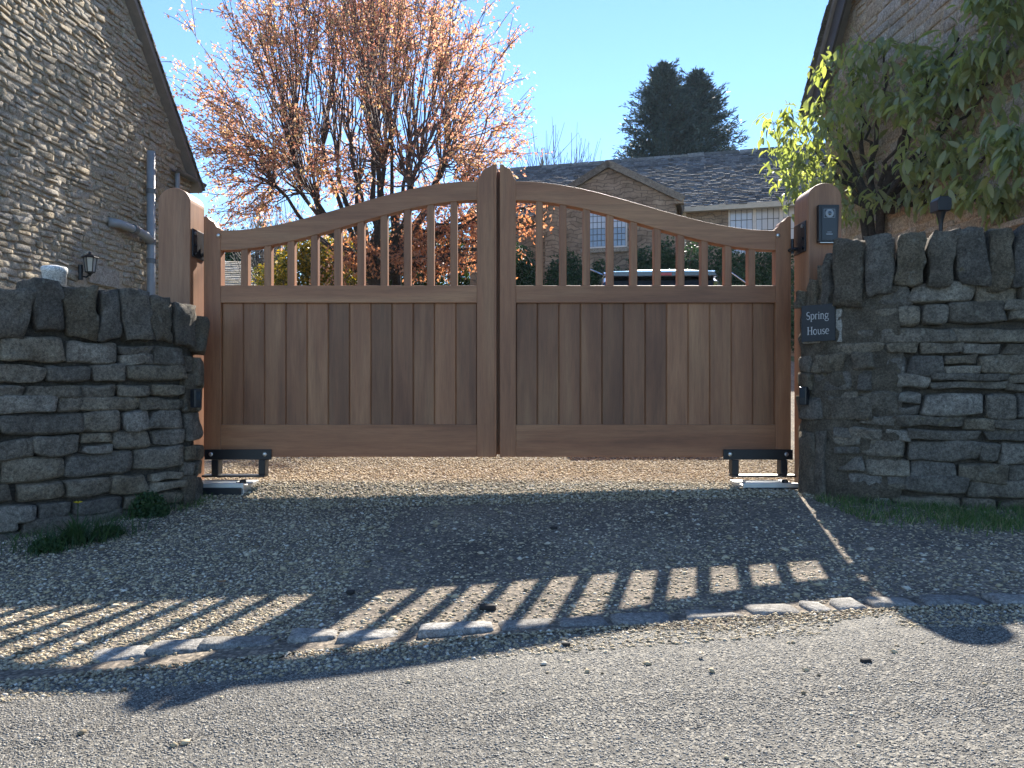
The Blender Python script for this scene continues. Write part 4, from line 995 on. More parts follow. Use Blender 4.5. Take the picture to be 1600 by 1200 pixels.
# bare winter trees
def bare_tree(x, y, ztop, w, label, seed, n=70, name='bare_tree', group=None, fine=1.0):
    r = np.random.default_rng(seed); g = gz(x,y); t = empty(name, (x,y,g), 0, label, 'tree', group)
    H = ztop-g; segs = [(np.array([[0,0,0],[0.05,0,H*.2],[0,0,H*.38]]), np.array([.14,.11,.08]))]; tw = []
    for i in range(n):
        a = r.uniform(0,2*math.pi); el = r.random(); q = np.array([math.cos(a)*w*(1-el**2*.6)*r.uniform(.3,1), math.sin(a)*w*r.uniform(.3,1), H*(.55+.45*r.random()**.6*(1 if el>.3 else .8))])
        p = np.array([0,0,H*r.uniform(.2,.42)]); c = curve(p, (p+q)/2+np.array([q[0]*.12,0,-.2]), q, 7); c[1:] += r.normal(size=(6,3))*.05
        segs.append((c, np.linspace(.035,.007,7)*fine))
        for j in range(9):
            k = r.integers(2,6); dv = (c[k+1]-c[k]); dv = dv/np.linalg.norm(dv)+r.normal(size=3)*.4+[0,0,.3]; Ln = r.uniform(.3,1.0)
            tw.append((curve(c[k], c[k]+dv*Ln*.5, c[k]+dv*Ln+[0,0,.1], 4), np.array([.012,.01,.008,.006])*fine))
    V, F = tube_np(segs, 4); np_mesh('trunk', V, F, M['twig_grey'], t); V, F = tube_np(tw, 3); np_mesh('crown', V, F, M['twig_grey'], t, kind='stuff'); return t
bare_tree((872-800)/1155.56*28, 28, CAM_H+392/1155.56*28, 2.0, 'bare grey twiggy tree beyond the ridge of the far house, right of the copper tree', 5, 120)
bare_tree((425-800)/1155.56*19, 19, CAM_H+268/1155.56*19, 1.0, 'thin bare shrub of grey twigs behind the low end of the left gate leaf', 6, 50, 'bare_shrub', fine=.7)

def bush(x, y, zt, rx, ry, label, cat, mat, n, seed, size=(.05,.1), name='shrub', group=None, zb=None, clump=9, hgt=None):
    r = np.random.default_rng(seed); g = gz(x,y) if zb is None else zb; t = empty(name, (x,y,g), 0, label, cat, group); H = zt-g
    cs = []; 
    for i in range(clump*3):
        a = r.uniform(0,2*math.pi); q = r.random()**.5; cs.append((math.cos(a)*rx*q*.75, math.sin(a)*ry*q*.75, H*r.uniform(.15,.82), r.uniform(.25,.45)))
    cs = np.array(cs); k = r.integers(0, len(cs), n); d = r.normal(size=(n,3)); d /= np.linalg.norm(d,axis=1)[:,None]
    rad = r.random(n)**.25; P = cs[k,:3]+d*(cs[k,3]*rad)[:,None]*np.array([rx,ry,H*.42])
    P = P[P[:,2] > .02]; V, F = leaf_cloud(P, size, r, .2, .5, out=None); np_mesh('foliage', V, F, mat, t, kind='stuff')
    segs = [(curve([0,0,0],[c[0]*.3,c[1]*.3,c[2]*.6],[c[0],c[1],c[2]],5), np.linspace(.03,.008,5)) for c in cs]
    V, F = tube_np(segs, 4); np_mesh('stems', V, F, M['twig'], t); return t
wx = lambda px, y: (px-800)/1155.56*y
wz = lambda py, y: CAM_H+(600-py)/1155.56*y
bush(wx(505,17), 17, wz(325,17), 1.1, .9, 'yellow and green sunlit shrub seen between balusters left of the copper tree trunk', 'shrub', M['yellow_leaf'], 16000, 1, (.05,.11))
bush(wx(430,16.2), 16.2, wz(388,16.2), .55, .5, 'low yellow flowering shrub seen between balusters nearest the bare shrub', 'shrub', M['yellow_leaf'], 7000, 2, (.04,.09))
bush(wx(640,18.5), 18.5, wz(330,18.5), 1.3, 1.0, 'mid green bush in shade directly behind the trunk of the copper tree', 'shrub', M['green_leaf'], 14000, 3, (.06,.12))
bush(wx(745,19), 19, wz(335,19), 1.2, 1.0, 'mid green bush behind the meeting stiles of the gate', 'shrub', M['green_leaf'], 12000, 4, (.06,.12))
bush(wx(560,21), 21, wz(318,21), 1.5, 1.0, 'tall green bush far behind the yellow shrub', 'shrub', M['green_leaf'], 14000, 9, (.07,.13))
bush(wx(395,24), 24, wz(330,24), 1.1, 1.0, 'dark green evergreen far off above the low end of the left gate leaf', 'shrub', M['hedge_leaf'], 12000, 5, (.08,.16))
bush(wx(352,24), 24, wz(345,24), .7, .7, 'small dark evergreen far off right of the left gate post', 'shrub', M['hedge_leaf'], 8000, 6, (.08,.16))
hz = [(832,13.9,370,.55),(882,13.8,380,.5),(940,13.4,398,.45),(1012,13.7,372,.5),(1060,13.6,352,.55),(1107,13.6,356,.52),(1155,13.5,364,.5),(1208,13.4,372,.5)]
hl = ['dark evergreen shrub against the far house, next to the gate centre','dark evergreen shrub against the far house, second from the gate centre','low dark evergreen shrub below the gable window of the far house',
      'dark evergreen shrub just right of the gable window of the far house','tallest dark evergreen shrub against the far house, above the car roof','dark evergreen shrub above the right end of the car roof','dark evergreen shrub right of the car against the far house','dark evergreen shrub against the far house, nearest the right gate post']
for i, (px, y, py, w) in enumerate(hz):
    bush(wx(px,y), y, wz(py,y), w, .38, hl[i], 'shrub', M['hedge_leaf'], 7500, 20+i, (.04,.09), 'evergreen_shrub', 'evergreen shrubs along the far house')

# ------------------------------------------------------------------ far house
FU = Vector((.966,-.259,0)); FW = Vector((.259,.966,0)); FO = Vector((5.71,15.0,0))
far_root = empty('stone_house', (0,0,0), 0, 'low ochre stone house beyond the gate with stone tiled roof and small gable', 'house')
def fp(v, w, z): return FO+FU*v+FW*w+Vector((0,0,z))
def fbox(v0,v1,w0,w1,z0,z1,name,mat,parent=far_root,bevel=0):
    vs_ = [fp(v,w,z) for z in (z0,z1) for v,w in ((v0,w0),(v1,w0),(v1,w1),(v0,w1))]
    c = sum(vs_, Vector((0,0,0)))/8; po = Vector((0,0,0)); q = parent
    while q is not None: po += q.location; q = q.parent
    return MB().add([q-c for q in vs_], [(0,3,2,1),(4,5,6,7),(0,1,5,4),(1,2,6,5),(2,3,7,6),(3,0,4,7)]).build(name, mat, parent, c-po, bevel=bevel)
# walls in local frame so that the coursing follows the facade
def local_wall(name, polys, mat, parent):
    o = MB()
    for p in polys: o.add(p, [tuple(range(len(p)))])
    ob = o.build(name, mat, parent); ob.location = FO; ob.rotation_euler = (0,0,math.atan2(FU.y,FU.x)); return ob
FE, FR, FD = 4.40, 6.20, 5.4
V0, V1 = -6.9, 5.0; g0 = .9
win_main = (-1.27, .80, 3.30, 4.27); win_wing = (-4.03, -3.22, 3.34, 4.15)
def wall_open(v0, v1, w, zt, win):
    a,b_,z0,z1 = win
    return [[(v0,w,g0),(a,w,g0),(a,w,zt),(v0,w,zt)], [(b_,w,g0),(v1,w,g0),(v1,w,zt),(b_,w,zt)], [(a,w,g0),(b_,w,g0),(b_,w,z0),(a,w,z0)], [(a,w,z1),(b_,w,z1),(b_,w,zt),(a,w,zt)]]
polys = wall_open(V0, V1, 0, FE, win_main)
for vv in (V0, V1): polys.append([(vv,0,g0),(vv,FD,g0),(vv,FD,FE),(vv,FD/2,FR-.05),(vv,0,FE)])
polys.append([(V0,FD,g0),(V1,FD,g0),(V1,FD,FE),(V0,FD,FE)])
local_wall('wall', polys, M['far_stone'], far_root)
g_l, g_r, g_w = -4.89, -2.29, -1.2; ga = (g_l+g_r)/2; GE, GA = 4.27, 4.98
polys = wall_open(g_l, g_r, g_w, GE, win_wing)+[[(g_l,g_w,GE),(g_r,g_w,GE),(ga,g_w,GA)], [(g_l,g_w,g0),(g_l,0,g0),(g_l,0,GE),(g_l,g_w,GE)], [(g_r,g_w,g0),(g_r,0,g0),(g_r,0,GE),(g_r,g_w,GE)]]
local_wall('gable_wall', polys, M['far_stone'], far_root)
rf = random.Random(4)
vsl = (FW*FD/2+Vector((0,0,FR-FE))).normalized(); Lm = math.hypot(FD/2, FR-FE)+.25; nn = FU.cross(vsl)
o = fp(V0-.15,0,FE)-vsl*.22
P = lambda a,q,h: o+FU*a+vsl*q+nn*h
F6 = [(0,3,2,1),(4,5,6,7),(0,1,5,4),(1,2,6,5),(2,3,7,6),(3,0,4,7)]
MB().add([P(0,0,-.08),P(12.2,0,-.08),P(12.2,Lm,-.08),P(0,Lm,-.08),P(0,0,0),P(12.2,0,0),P(12.2,Lm,0),P(0,Lm,0)], F6).build('roof', M['soffit_pale'], far_root)
# sag / unevenness through the rows of tiles
tiled_slope(o+nn*.003, FU, vsl, nn, 12.2, Lm, .14, .10, M['far_tile'], far_root, 'roof_tiles', rf, .028)
ob = fp(V0-.15,FD,FE); vb = (-FW*FD/2+Vector((0,0,FR-FE))).normalized(); nb_ = (-FU).cross(vb); Pb = lambda a,q,h: ob-vb*.2+FU*a+vb*q+nb_*h
MB().add([Pb(0,0,-.06),Pb(12.2,0,-.06),Pb(12.2,Lm-.02,-.06),Pb(0,Lm-.02,-.06),Pb(0,0,.03),Pb(12.2,0,.03),Pb(12.2,Lm-.02,.03),Pb(0,Lm-.02,.03)], F6).build('roof', M['tile_stone'], far_root)
for i in range(30):
    a = V0-.15+12.2*i/30; c = a+12.2/30-.012; z = FR+.03+rf.uniform(-.008,.012); p = [(-.10,-.07),(.0,.045),(.10,-.07)]
    vs_ = [fp(a, FD/2+w, z+h) for w,h in p]+[fp(c, FD/2+w, z+h) for w,h in p]
    MB().add(vs_, [(0,1,2),(5,4,3),(0,3,4,1),(1,4,5,2),(2,5,3,0)]).build('ridge_tile', M['tile_stone'], far_root)
# wing roof
for sgn, ge in ((1,g_l),(-1,g_r)):
    vv = (FU*sgn*(ga-g_l)+Vector((0,0,GA-GE))).normalized(); L2 = math.hypot(ga-g_l, GA-GE)+.16
    nn2 = FW.cross(vv); nn2 = nn2 if nn2.z > 0 else -nn2; o2 = fp(ge, g_w-.02, GE)-vv*.14+nn2*.02
    tiled_slope(o2, FW, vv, nn2, 2.6, L2, .14, .10, M['far_tile'], far_root, 'roof_tiles', rf, .028)
    P2 = lambda a,q,h,o2=o2,vv=vv,nn2=nn2: o2+FW*a+vv*q+nn2*h
    MB().add([P2(0,0,-.06),P2(2.6,0,-.06),P2(2.6,L2,-.06),P2(0,L2,-.06),P2(0,0,0),P2(2.6,0,0),P2(2.6,L2,0),P2(0,L2,0)], F6).build('roof', M['soffit_pale'], far_root)
    MB().add([P2(-.06,-.02,-.06),P2(.16,-.02,-.06),P2(.16,L2+.02,-.06),P2(-.06,L2+.02,-.06),P2(-.06,-.02,.07),P2(.16,-.02,.07),P2(.16,L2+.02,.07),P2(-.06,L2+.02,.07)], F6).build('gable_coping', M['tile_stone'], far_root)
fbox(g_r-.02, g_r+.16, g_w-.05, g_w+.12, GE-.14, GE-.02, 'kneeler_stone', M['far_stone'])
fbox(g_l-.16, g_l+.02, g_w-.05, g_w+.12, GE-.14, GE-.02, 'kneeler_stone', M['far_stone'])
# gutter board and downpipe
fbox(g_r+.03, V1, -.20, -.06, FE-.20, FE-.09, 'gutter', M['cream'])
fbox(g_r+.08, g_r+.17, -.11, -.02, 1.0, FE-.20, 'downpipe', M['cream'])
def casements(v0, v1, z0, z1, w, n, cols, rows, pane_mat):
    f = fbox(v0, v1, w+.06, w+.10, z0, z1, 'window', M['pipe_dark']); fo = f.location.copy()
    def sub(a,b,w0,w1,c,d,nm,mat): 
        vs_ = [fp(v,ww,z) for z in (c,d) for v,ww in ((a,w0),(b,w0),(b,w1),(a,w1))]; cc = sum(vs_, Vector((0,0,0)))/8
        return MB().add([q-cc for q in vs_], F6).build(nm, mat, f, cc-fo)
    W = (v1-v0)/n
    b = MB()
    for i in range(n):
        a = v0+W*i; c = a+W; m = .035
        for j in range(cols):
            for k in range(rows):
                pa = a+m+(W-2*m)*j/cols; pc = a+m+(W-2*m)*(j+1)/cols; pz = z0+m+(z1-z0-2*m)*k/rows; pt = z0+m+(z1-z0-2*m)*(k+1)/rows
                sub(pa+.007, pc-.007, w+.045, w+.056, pz+.007, pt-.007, 'pane', pane_mat(k, rows))
        for (q0,q1,q2,q3) in ((a,a+m,z0,z1),(c-m,c,z0,z1),(a+m,c-m,z0,z0+m),(a+m,c-m,z1-m,z1)): sub(q0+.001,q1-.001,w+.015,w+.058,q2,q3,'frame',M['white_paint'])
    fbox(v0-.12, v1+.12, w-.04, w+.06, z0-.09, z0-.003, 'window_sill', M['smooth_stone'])
casements(*win_main, 0, 4, 4, 4, lambda k, n: M['glass_pale'])
casements(*win_wing, g_w, 2, 4, 6, lambda k, n: M['glass'] if k < 3 else M['glass_pale'])

# outbuilding seen through the leftmost openings
oz_ = empty('outbuilding', (wx(372,20), 20, gz(-8,20)), R(8), 'low outbuilding with pale stone roof seen through the leftmost gate openings', 'outbuilding')
zl = gz(-8,20)
MB().add([(-1.6,0,0),(1.5,0,0),(1.5,0,wz(445,20)-zl-.1),(-1.6,0,wz(445,20)-zl-.1),(-1.6,3,0),(1.5,3,0),(1.5,3,wz(445,20)-zl-.1),(-1.6,3,wz(445,20)-zl-.1)], F6).build('wall', M['gable_stone'], oz_)
ev = wz(452,20)-zl; rt = wz(396,20)-zl
MB().add([(-1.75,-.2,ev),(1.65,-.2,ev),(1.0,1.5,rt),(-1.75,1.5,rt),(-1.75,3.2,ev),(1.65,3.2,ev)], [(0,1,2,3),(3,2,5,4),(1,5,2),(0,3,4)]).build('roof', M['gable_stone'], oz_)
v_ = Vector((0,1.7,rt-ev)).normalized(); tiled_slope(Vector((-1.75,-.2,ev+.01)), Vector((1,0,0)), v_, Vector((1,0,0)).cross(v_), 2.7, math.hypot(1.7,rt-ev), .2, .14, M['gable_stone'], oz_, 'roof_tiles', rf, .03)

# ------------------------------------------------------------------ parked car behind the right leaf
def build_car():
    y = 8.35; x = wx(1042, y); g = gz(x, y)
    t = empty('parked_car', (x, y, g), R(-3), 'black estate car seen from behind through the openings of the right gate leaf', 'car')
    top = wz(414, y)-g
    # cross sections: (y, half width low, half width belt, half width roof, z sill, z belt, z roof)
    S = [(-.02,.78,.82,.60,.45,.98,1.02),(.03,.86,.90,.70,.35,1.02,1.12),(.45,.90,.93,.68,.30,1.06,top-.09),(.62,.91,.94,.67,.30,1.06,top-.02),(1.4,.92,.95,.68,.30,1.05,top),(2.6,.92,.95,.68,.30,1.04,top-.03),
         (3.0,.92,.95,.66,.30,1.04,top-.10),(3.7,.91,.93,.80,.30,1.02,1.10),(4.5,.88,.90,.72,.32,.92,.98),(4.75,.74,.80,.6,.4,.75,.80)]
    v = []; k = 14
    for (yy, wl, wb, wr, zs, zb, zr) in S:
        h = [(wl*.9, zs-.06),(wl,zs),(wb,(zs+zb)/2),(wb*.99,zb),(wr+.06,zb+(zr-zb)*.72),(wr,zr-.035),(wr*.55,zr)]
        ring = [(a,yy,z) for a,z in h]+[(-a,yy,z) for a,z in h[::-1]]; v += ring
    f = []
    for i in range(len(S)-1):
        for j in range(k): f.append((i*k+j, i*k+(j+1)%k, (i+1)*k+(j+1)%k, (i+1)*k+j))
    f += [tuple(range(k))[::-1], tuple(range((len(S)-1)*k, len(S)*k))]
    f = [q[::-1] for q in f]
    MB().add(v, f).build('body', M['car'], t, smooth=False, bevel=.02)
    def q(n, pts, m, th=.008):
        a = [Vector(p) for p in pts]; nn_ = (a[1]-a[0]).cross(a[2]-a[0]).normalized()*th
        MB().add([p for p in a]+[p+nn_ for p in a], [tuple(range(len(a)))[::-1], tuple(range(len(a),2*len(a)))]+[(i,(i+1)%len(a),(i+1)%len(a)+len(a),i+len(a)) for i in range(len(a))]).build(n, m, t)
    q('rear_window', [(-.60,.06,1.10),(.60,.06,1.10),(.58,.40,top-.14),(-.58,.40,top-.14)], M['car_glass'], .03)
    MB().prism([(-.64,-.05),(.64,-.05),(.60,.005),(.3,.028),(-.3,.028),(-.60,.005)], .30, .60).xf(Matrix.Translation((0,0,top-.035))).build('spoiler', M['car'], t, bevel=.01)
    MB().box(-.10,.10,.285,.298,top-.075,top-.045).build('brake_light', M['red_lens'], t)
    MB().box(-.60,.60,.288,.30,top-.0305,top-.022).build('trim', M['chrome'], t)
    for s in (-1,1):
        MB().tube([(s*.63,.75,top+.01),(s*.64,.85,top+.04),(s*.64,2.4,top+.035),(s*.63,2.5,top+.0)], .013, 8).build('roof_rail', M['chrome'], t)
        q('side_window', ([(.93,.9,1.08),(.93,2.9,1.08),(.745,2.6,top-.12),(.75,.9,top-.12)] if s > 0 else [(-.93,2.9,1.08),(-.93,.9,1.08),(-.75,.9,top-.12),(-.745,2.6,top-.12)]), M['car_glass'], .02)
        MB().box(s*.82-.07,s*.82+.07,-.02,.06,.80,1.12).build('tail_light', M['red_lens'], t, bevel=.01)
        MB().box(min(s*.95,s*1.13),max(s*.95,s*1.13),2.9,3.02,1.06,1.22).build('door_mirror', M['car'], t, bevel=.02)
        for yy in (.85,3.75):
            w = MB().lathe([(.20,-.1),(.33,-.1),(.345,-.05),(.345,.05),(.33,.1),(.20,.1)], k=28); w.xf(Matrix.Translation((s*.84,yy,.345)) @ Matrix.Rotation(R(90),4,'Y')); wo_ = w.build('wheel', M['rubber'], t)
            w = MB().lathe([(.02,-.09),(.20,-.09),(.21,.0),(.20,.09),(.02,.09)], k=20); w.xf(Matrix.Translation((s*.84,yy,.345)) @ Matrix.Rotation(R(90),4,'Y')); w.build('rim', M['galv'], wo_)
    MB().box(-.26,.26,-.045,-.022,.72,.83).build('number_plate', M['cream'], t)
    MB().box(-.85,.85,-.10,.03,.34,.62).build('bumper', M['black_plastic'], t, bevel=.03)
build_car()
# sloping pale rails either side of the car
for (xa,ya,xb,yb,lab) in ((917,419,946,431,'pale sloping metal rail with an upright, left of the car'),(1138,423,1168,444,'pale sloping metal rail right of the car')):
    y = 11.2; a = Vector((wx(xa,y),y,wz(ya,y))); c = Vector((wx(xb,y),y,wz(yb,y))); dd_ = (c-a); e = c+dd_*.9
    t = empty('hand_rail', (a.x,a.y,gz(a.x,a.y)), 0, lab, 'handrail'); L = t.location.copy()
    MB().tube([a-L, e-L], .013, 8).build('rail', M['chrome'], t); MB().tube([a-L-Vector((-.02,0,.0)), Vector((.02,0,-.1))], .02, 8).build('upright', M['pipe'], t)
    MB().tube([e-L, Vector((e.x-L.x,0,-.1))], .02, 8).build('upright', M['pipe'], t)

# ------------------------------------------------------------------ climber on the right gable
def on_rg(px, py):
    k = (px-800)/1155.56; t = (k*RC.y-RC.x)/(RD.x-k*RD.y); y = RC.y+RD.y*t; return t, CAM_H+(600-py)/1155.56*y
def climber():
    r = np.random.default_rng(77)
    t = empty('climbing_plant', rp(1.15,.15,gz(3.7,7.5)), 0, 'climbing shrub with drooping leaves covering the shaded gable of the right house', 'climber'); L = np.array(t.location)
    poly = [(1262,185),(1290,168),(1330,150),(1343,108),(1362,85),(1405,55),(1470,70),(1520,20),(1560,-30),(1640,-60),(1660,300),(1600,325),(1540,300),(1500,262),(1455,300),(1432,322),(1400,318),(1385,345),(1335,352),(1318,322),(1285,292),(1256,268),(1250,215)]
    def inside(x, y):
        c = False; n = len(poly)
        for i in range(n):
            x1,y1 = poly[i]; x2,y2 = poly[(i+1)%n]
            if (y1>y) != (y2>y) and x < (x2-x1)*(y-y1)/(y2-y1)+x1: c = not c
        return c
    holes = [(1455,215,34,30),(1570,262,44,28),(1500,300,24,26),(1435,110,34,40),(1375,300,16,24),(1560,40,40,24),(1395,200,20,26),(1530,180,22,30),(1360,240,14,22)]
    pts, near = [], []
    while len(pts) < 3500:
        px, py = r.uniform(1245,1660), r.uniform(-60,355)
        if not inside(px,py): continue
        if any(((px-a)/c_)**2+((py-b_)/d_)**2 < 1 for a,b_,c_,d_ in holes) and r.random() < .85: continue
        tt_, z = on_rg(px, py)
        nzv = mnoise.noise(Vector((tt_*1.9, z*1.6, 2))); 
        if nzv < -.12 and r.random() < .85: continue
        out = .05+r.random()*(.30+.22*nzv)
        if px < 1430: out = .05+r.random()*np.interp(px, [1250,1345,1430], [.65,.68,.35])
        p = RC+RD*tt_+nR*out; P = (p.x, p.y, z)
        pts.append(P)
    # strands trailing right of the band
    for (a,b_) in (((1505,290),(1600,325)),((1440,300),(1500,318))):
        for i in range(110):
            u = r.random(); px = a[0]+(b_[0]-a[0])*u+r.normal()*6; py = a[1]+(b_[1]-a[1])*u+r.normal()*9; tt_, z = on_rg(px,py); p = rp(tt_, .06+r.random()*.1, z); pts.append(tuple(p))
    pts = np.array(pts); r.shuffle(pts)
    # leaf shape: 4 variants, long drooping, folded and curled
    def leafmesh(seed):
        q = np.random.default_rng(seed); n = 5; v = []; f = []
        curl = q.uniform(.15,.6); wid = q.uniform(.12,.24)
        for i in range(n+1):
            u = i/n; w = wid*math.sin(math.pi*min(1,u*.96+.04))**.8*(1-.25*u) if 0 < i < n else .004
            zz_ = -u; yy = -curl*math.sin(u*2.2)*.5; v += [(-w, yy-.32*w, zz_), (0, yy, zz_), (w, yy-.32*w, zz_)]
        for i in range(n): a = i*3; f += [(a,a+1,a+4,a+3),(a+1,a+2,a+5,a+4)]
        return v, f
    LM = []
    for k in range(9):
        v, f = leafmesh(k); me = bpy.data.meshes.new('leaf'); me.from_pydata(v, [], f); me.materials.append(M['climber_leaf']); me.polygons.foreach_set('use_smooth', [True]*len(me.polygons)); me.update(); LM.append((v, f, me))
    order = sorted(range(len(pts)), key=lambda i: pts[i][1] if pts[i][1] > 5.3 else 50)
    inds = set(order[:60])  # nearest in view
    inds |= set(int(i) for i in r.choice(len(pts), 235, replace=False))
    bigV, bigF = [], []; off = 0
    for i, p in enumerate(pts):
        s = .05+.13*r.random()**1.3; rz_ = r.uniform(0,2*math.pi); tilt = abs(r.normal())*.45+.05
        Mx = Matrix.Translation(Vector(p)-Vector(L)) @ Matrix.Rotation(rz_,4,'Z') @ Matrix.Rotation(-tilt,4,'X') @ Matrix.Rotation(r.normal()*.3,4,'Y') @ Matrix.Scale(s,4)
        v, f, me = LM[i%9]
        if i in inds and len(inds) <= 300:
            o = bpy.data.objects.new('leaf', me); C.objects.link(o); o.parent = t; o.matrix_local = Mx
        else:
            A_ = np.array(Mx); vv = np.array(v) @ A_[:3,:3].T + A_[:3,3]; bigV.append(vv); bigF.append(np.array(f)+off); off += len(v)
    np_mesh('foliage', np.concatenate(bigV), np.concatenate(bigF), M['climber_leaf'], t, kind='stuff', smooth=True)
    segs = []
    root = np.array(rp(on_rg(1384,380)[0],.10,.3))
    k0 = np.array(rp(on_rg(1385,330)[0],.10,on_rg(1385,330)[1]))
    for j in range(4): segs.append((curve(root+r.normal(size=3)*.04, (root+k0)/2+r.normal(size=3)*.04, k0+r.normal(size=3)*.05, 6), np.linspace(.05,.032,6)))
    for (px,py) in [(1262,220),(1290,180),(1350,110),(1400,70),(1330,300),(1300,250),(1440,180),(1480,110),(1520,60),(1560,150),(1600,80),(1500,262),(1600,320),(1620,200),(1370,190),(1420,250),(1540,250),(1275,275),(1320,200)]:
        a,z = on_rg(px,py); q = np.array(rp(a,.12,z)); m = (k0+q)/2+np.array([0,0,r.uniform(.0,.25)])
        c = curve(k0, m, q, 9); c[1:-1] += r.normal(size=(7,3))*.03; segs.append((c, np.linspace(.032,.008,9)))
    V, F = tube_np(segs, 6); np_mesh('stems', V-L, F, M['bark'], t, smooth=True)
    # bare tendrils at the top edge
    tw = []
    for px,py in [(1392,48),(1400,50),(1362,70),(1345,82),(1290,160),(1460,60)]:
        a,z = on_rg(px,py+35); p = np.array(rp(a,.2,z)); tw.append((curve(p, p+[r.normal()*.05,0,.12], p+[r.normal()*.15,0,.28], 5), np.linspace(.006,.002,5)))
    V, F = tube_np(tw, 4); np_mesh('tendrils', V-L, F, M['climber_leaf'], t)
climber()

# black lamp on a spike behind the right wall
yb = 5.0; bx = wx(1470, yb); t = empty('garden_light', (bx, yb, .3), 0, 'black spot light head on a thin stem showing above the right wall against ochre stone', 'lamp')
z0 = wz(372,yb)-.3; z1 = wz(331,yb)-.3; z2 = wz(310,yb)-.3
MB().tube([(0,0,0),(0,0,z0),(0,0,z1-.02)], [.012,.012,.014], 10).build('stem', M['black'], t)
MB().lathe([(.012,z1-.09),(.018,z1-.05),(.032,z1),(.030,z1+.004)], k=12).build('neck', M['black'], t)
MB().prism([(-.046,z1-.002),(.040,z1-.002),(.048,z1+.03),(.046,z2-.01),(.02,z2+.008),(-.03,z2+.004),(-.048,z2-.02)], -.05, .05).build('lamp_head', M['black'], t, bevel=.006)

# ------------------------------------------------------------------ grass, weeds, litter
def grass_blades(name, n, xyf, h, w, mat, seed, parent=None, lean=.5, zoff=0):
    r = np.random.default_rng(seed); x, y = xyf(r, n); n = len(x); z = gz_np(x,y)+zoff
    a = r.random(n)*2*np.pi; H = h[0]+(h[1]-h[0])*r.random(n); le = lean*r.random(n)*H*1.6; b = r.random(n)*2*np.pi; W = w*(.6+.8*r.random(n))
    dx, dy = np.cos(a)*W/2, np.sin(a)*W/2; lx, ly = np.cos(b)*le, np.sin(b)*le
    P = np.stack([x,y,z],-1); o = lambda ax,ay,az: P+np.stack([ax,ay,az],-1)
    V = np.stack([o(-dx,-dy,0*H), o(dx,dy,0*H), o(dx*.8+lx*.35,dy*.8+ly*.35,H*.55), o(-dx*.8+lx*.35,-dy*.8+ly*.35,H*.55), o(lx,ly,H)], 1).reshape(-1,3)
    i = 5*np.arange(n)[:,None]; F = np.concatenate([i+np.array([[0,1,2]]), i+np.array([[0,2,3]]), i+np.array([[3,2,4]])], 1).reshape(-1,3)
    return np_mesh(name, V, F, mat, parent, kind='stuff')
def dist_wall(x, y, path, smax):
    pts = np.array([list(path.at(s)[0])[:2] for s in np.linspace(0, smax, 60)]); return np.sqrt(((np.stack([x,y],-1)[:,None,:]-pts[None])**2).sum(-1)).min(1)
def vg(r, n):
    x = 1.62+2.3*r.random(n); y = 2.6+1.5*r.random(n); d = dist_wall(x, y, RP, RP.len); k = (d < .72-.28*r.random(n)+.12*fbm_np(x,y,4,1))&(d>.0)&(fbm_np(x,y,5,8)+.45+.6*(1-d*1.9)+.5*fbm_np(x,y,17,3)>r.random(n)*1.1)&(y<3.98-.17*(x-1.8)); return x[k], y[k]
o = grass_blades('grass_verge', 30000, vg, (.010,.055), .0040, M['grass'], 1, lean=.8); tag(o, 'short rough grass growing along the foot of the right stone wall', 'grass')
def vg2(r, n): 
    x, y = vg(r, n); return x, y-.06*r.random(len(x))
o = grass_blades('dry_grass', 2600, vg2, (.01,.03), .0025, M['straw'], 2, lean=2.2); tag(o, 'pale dry grass stalks lying on the verge under the right wall', 'dry grass')
# weeds by the left wall
def rosette(x, y, n, L, label, name, seed, w=.014, flower=False, cat='weed', broad=False):
    r = np.random.default_rng(seed); g = gz(x,y); t = empty(name, (x,y,g), 0, label, cat)
    V, F = [], []
    for i in range(n):
        a = r.uniform(0,2*math.pi); el = r.uniform(.25,1.3); ln = L*r.uniform(.5,1.1); d = np.array([math.cos(a)*math.cos(el), math.sin(a)*math.cos(el), math.sin(el)])
        p0 = np.array([r.normal()*.03, r.normal()*.02, 0]); m = 6; s = np.array([-math.sin(a), math.cos(a), 0]); o_ = len(V)
        for j in range(m+1):
            u = j/m; c = p0+d*ln*u+np.array([0,0,-ln*.38*u*u*math.cos(el)]); c[2] = max(c[2], .004)
            ww = w*(math.sin(math.pi*(u*.9+.08)))*(1+.5*math.sin(j*2.5))*(.5+u if broad else 1); V += [c-s*ww, c+s*ww]
        F += [(o_+2*j, o_+2*j+1, o_+2*j+3, o_+2*j+2) for j in range(m)]
    np_mesh('leaves', np.array(V), np.array(F), M['weed'], t)
    return t
for i,(px,py,sz,n) in enumerate([(120,850,.11,90)]):
    x, y = g_at(px,py); t = rosette(x, y, n, sz*1.6, 'dandelion with one yellow flower at the foot of the left stone wall', 'dandelion', 3, .008)
    MB().tube([(0,0,0),(.004,0,.11),(.012,-.01,.20)], .0022, 6).build('flower_stalk', M['weed'], t)
    b = MB(); rq = random.Random(2)
    for k in range(60):
        a = k*2.4; rr2 = .016*math.sqrt(k/60)+.003; b.add([(0,0,0),(rr2*math.cos(a-.12),rr2*math.sin(a-.12),.006),(rr2*1.15*math.cos(a),rr2*1.15*math.sin(a),.007+.004*(1-k/60)),(rr2*math.cos(a+.12),rr2*math.sin(a+.12),.006)], [(0,1,2,3)])
    b.build('flower_head', M['petal'], t, (.012,-.01,.188))
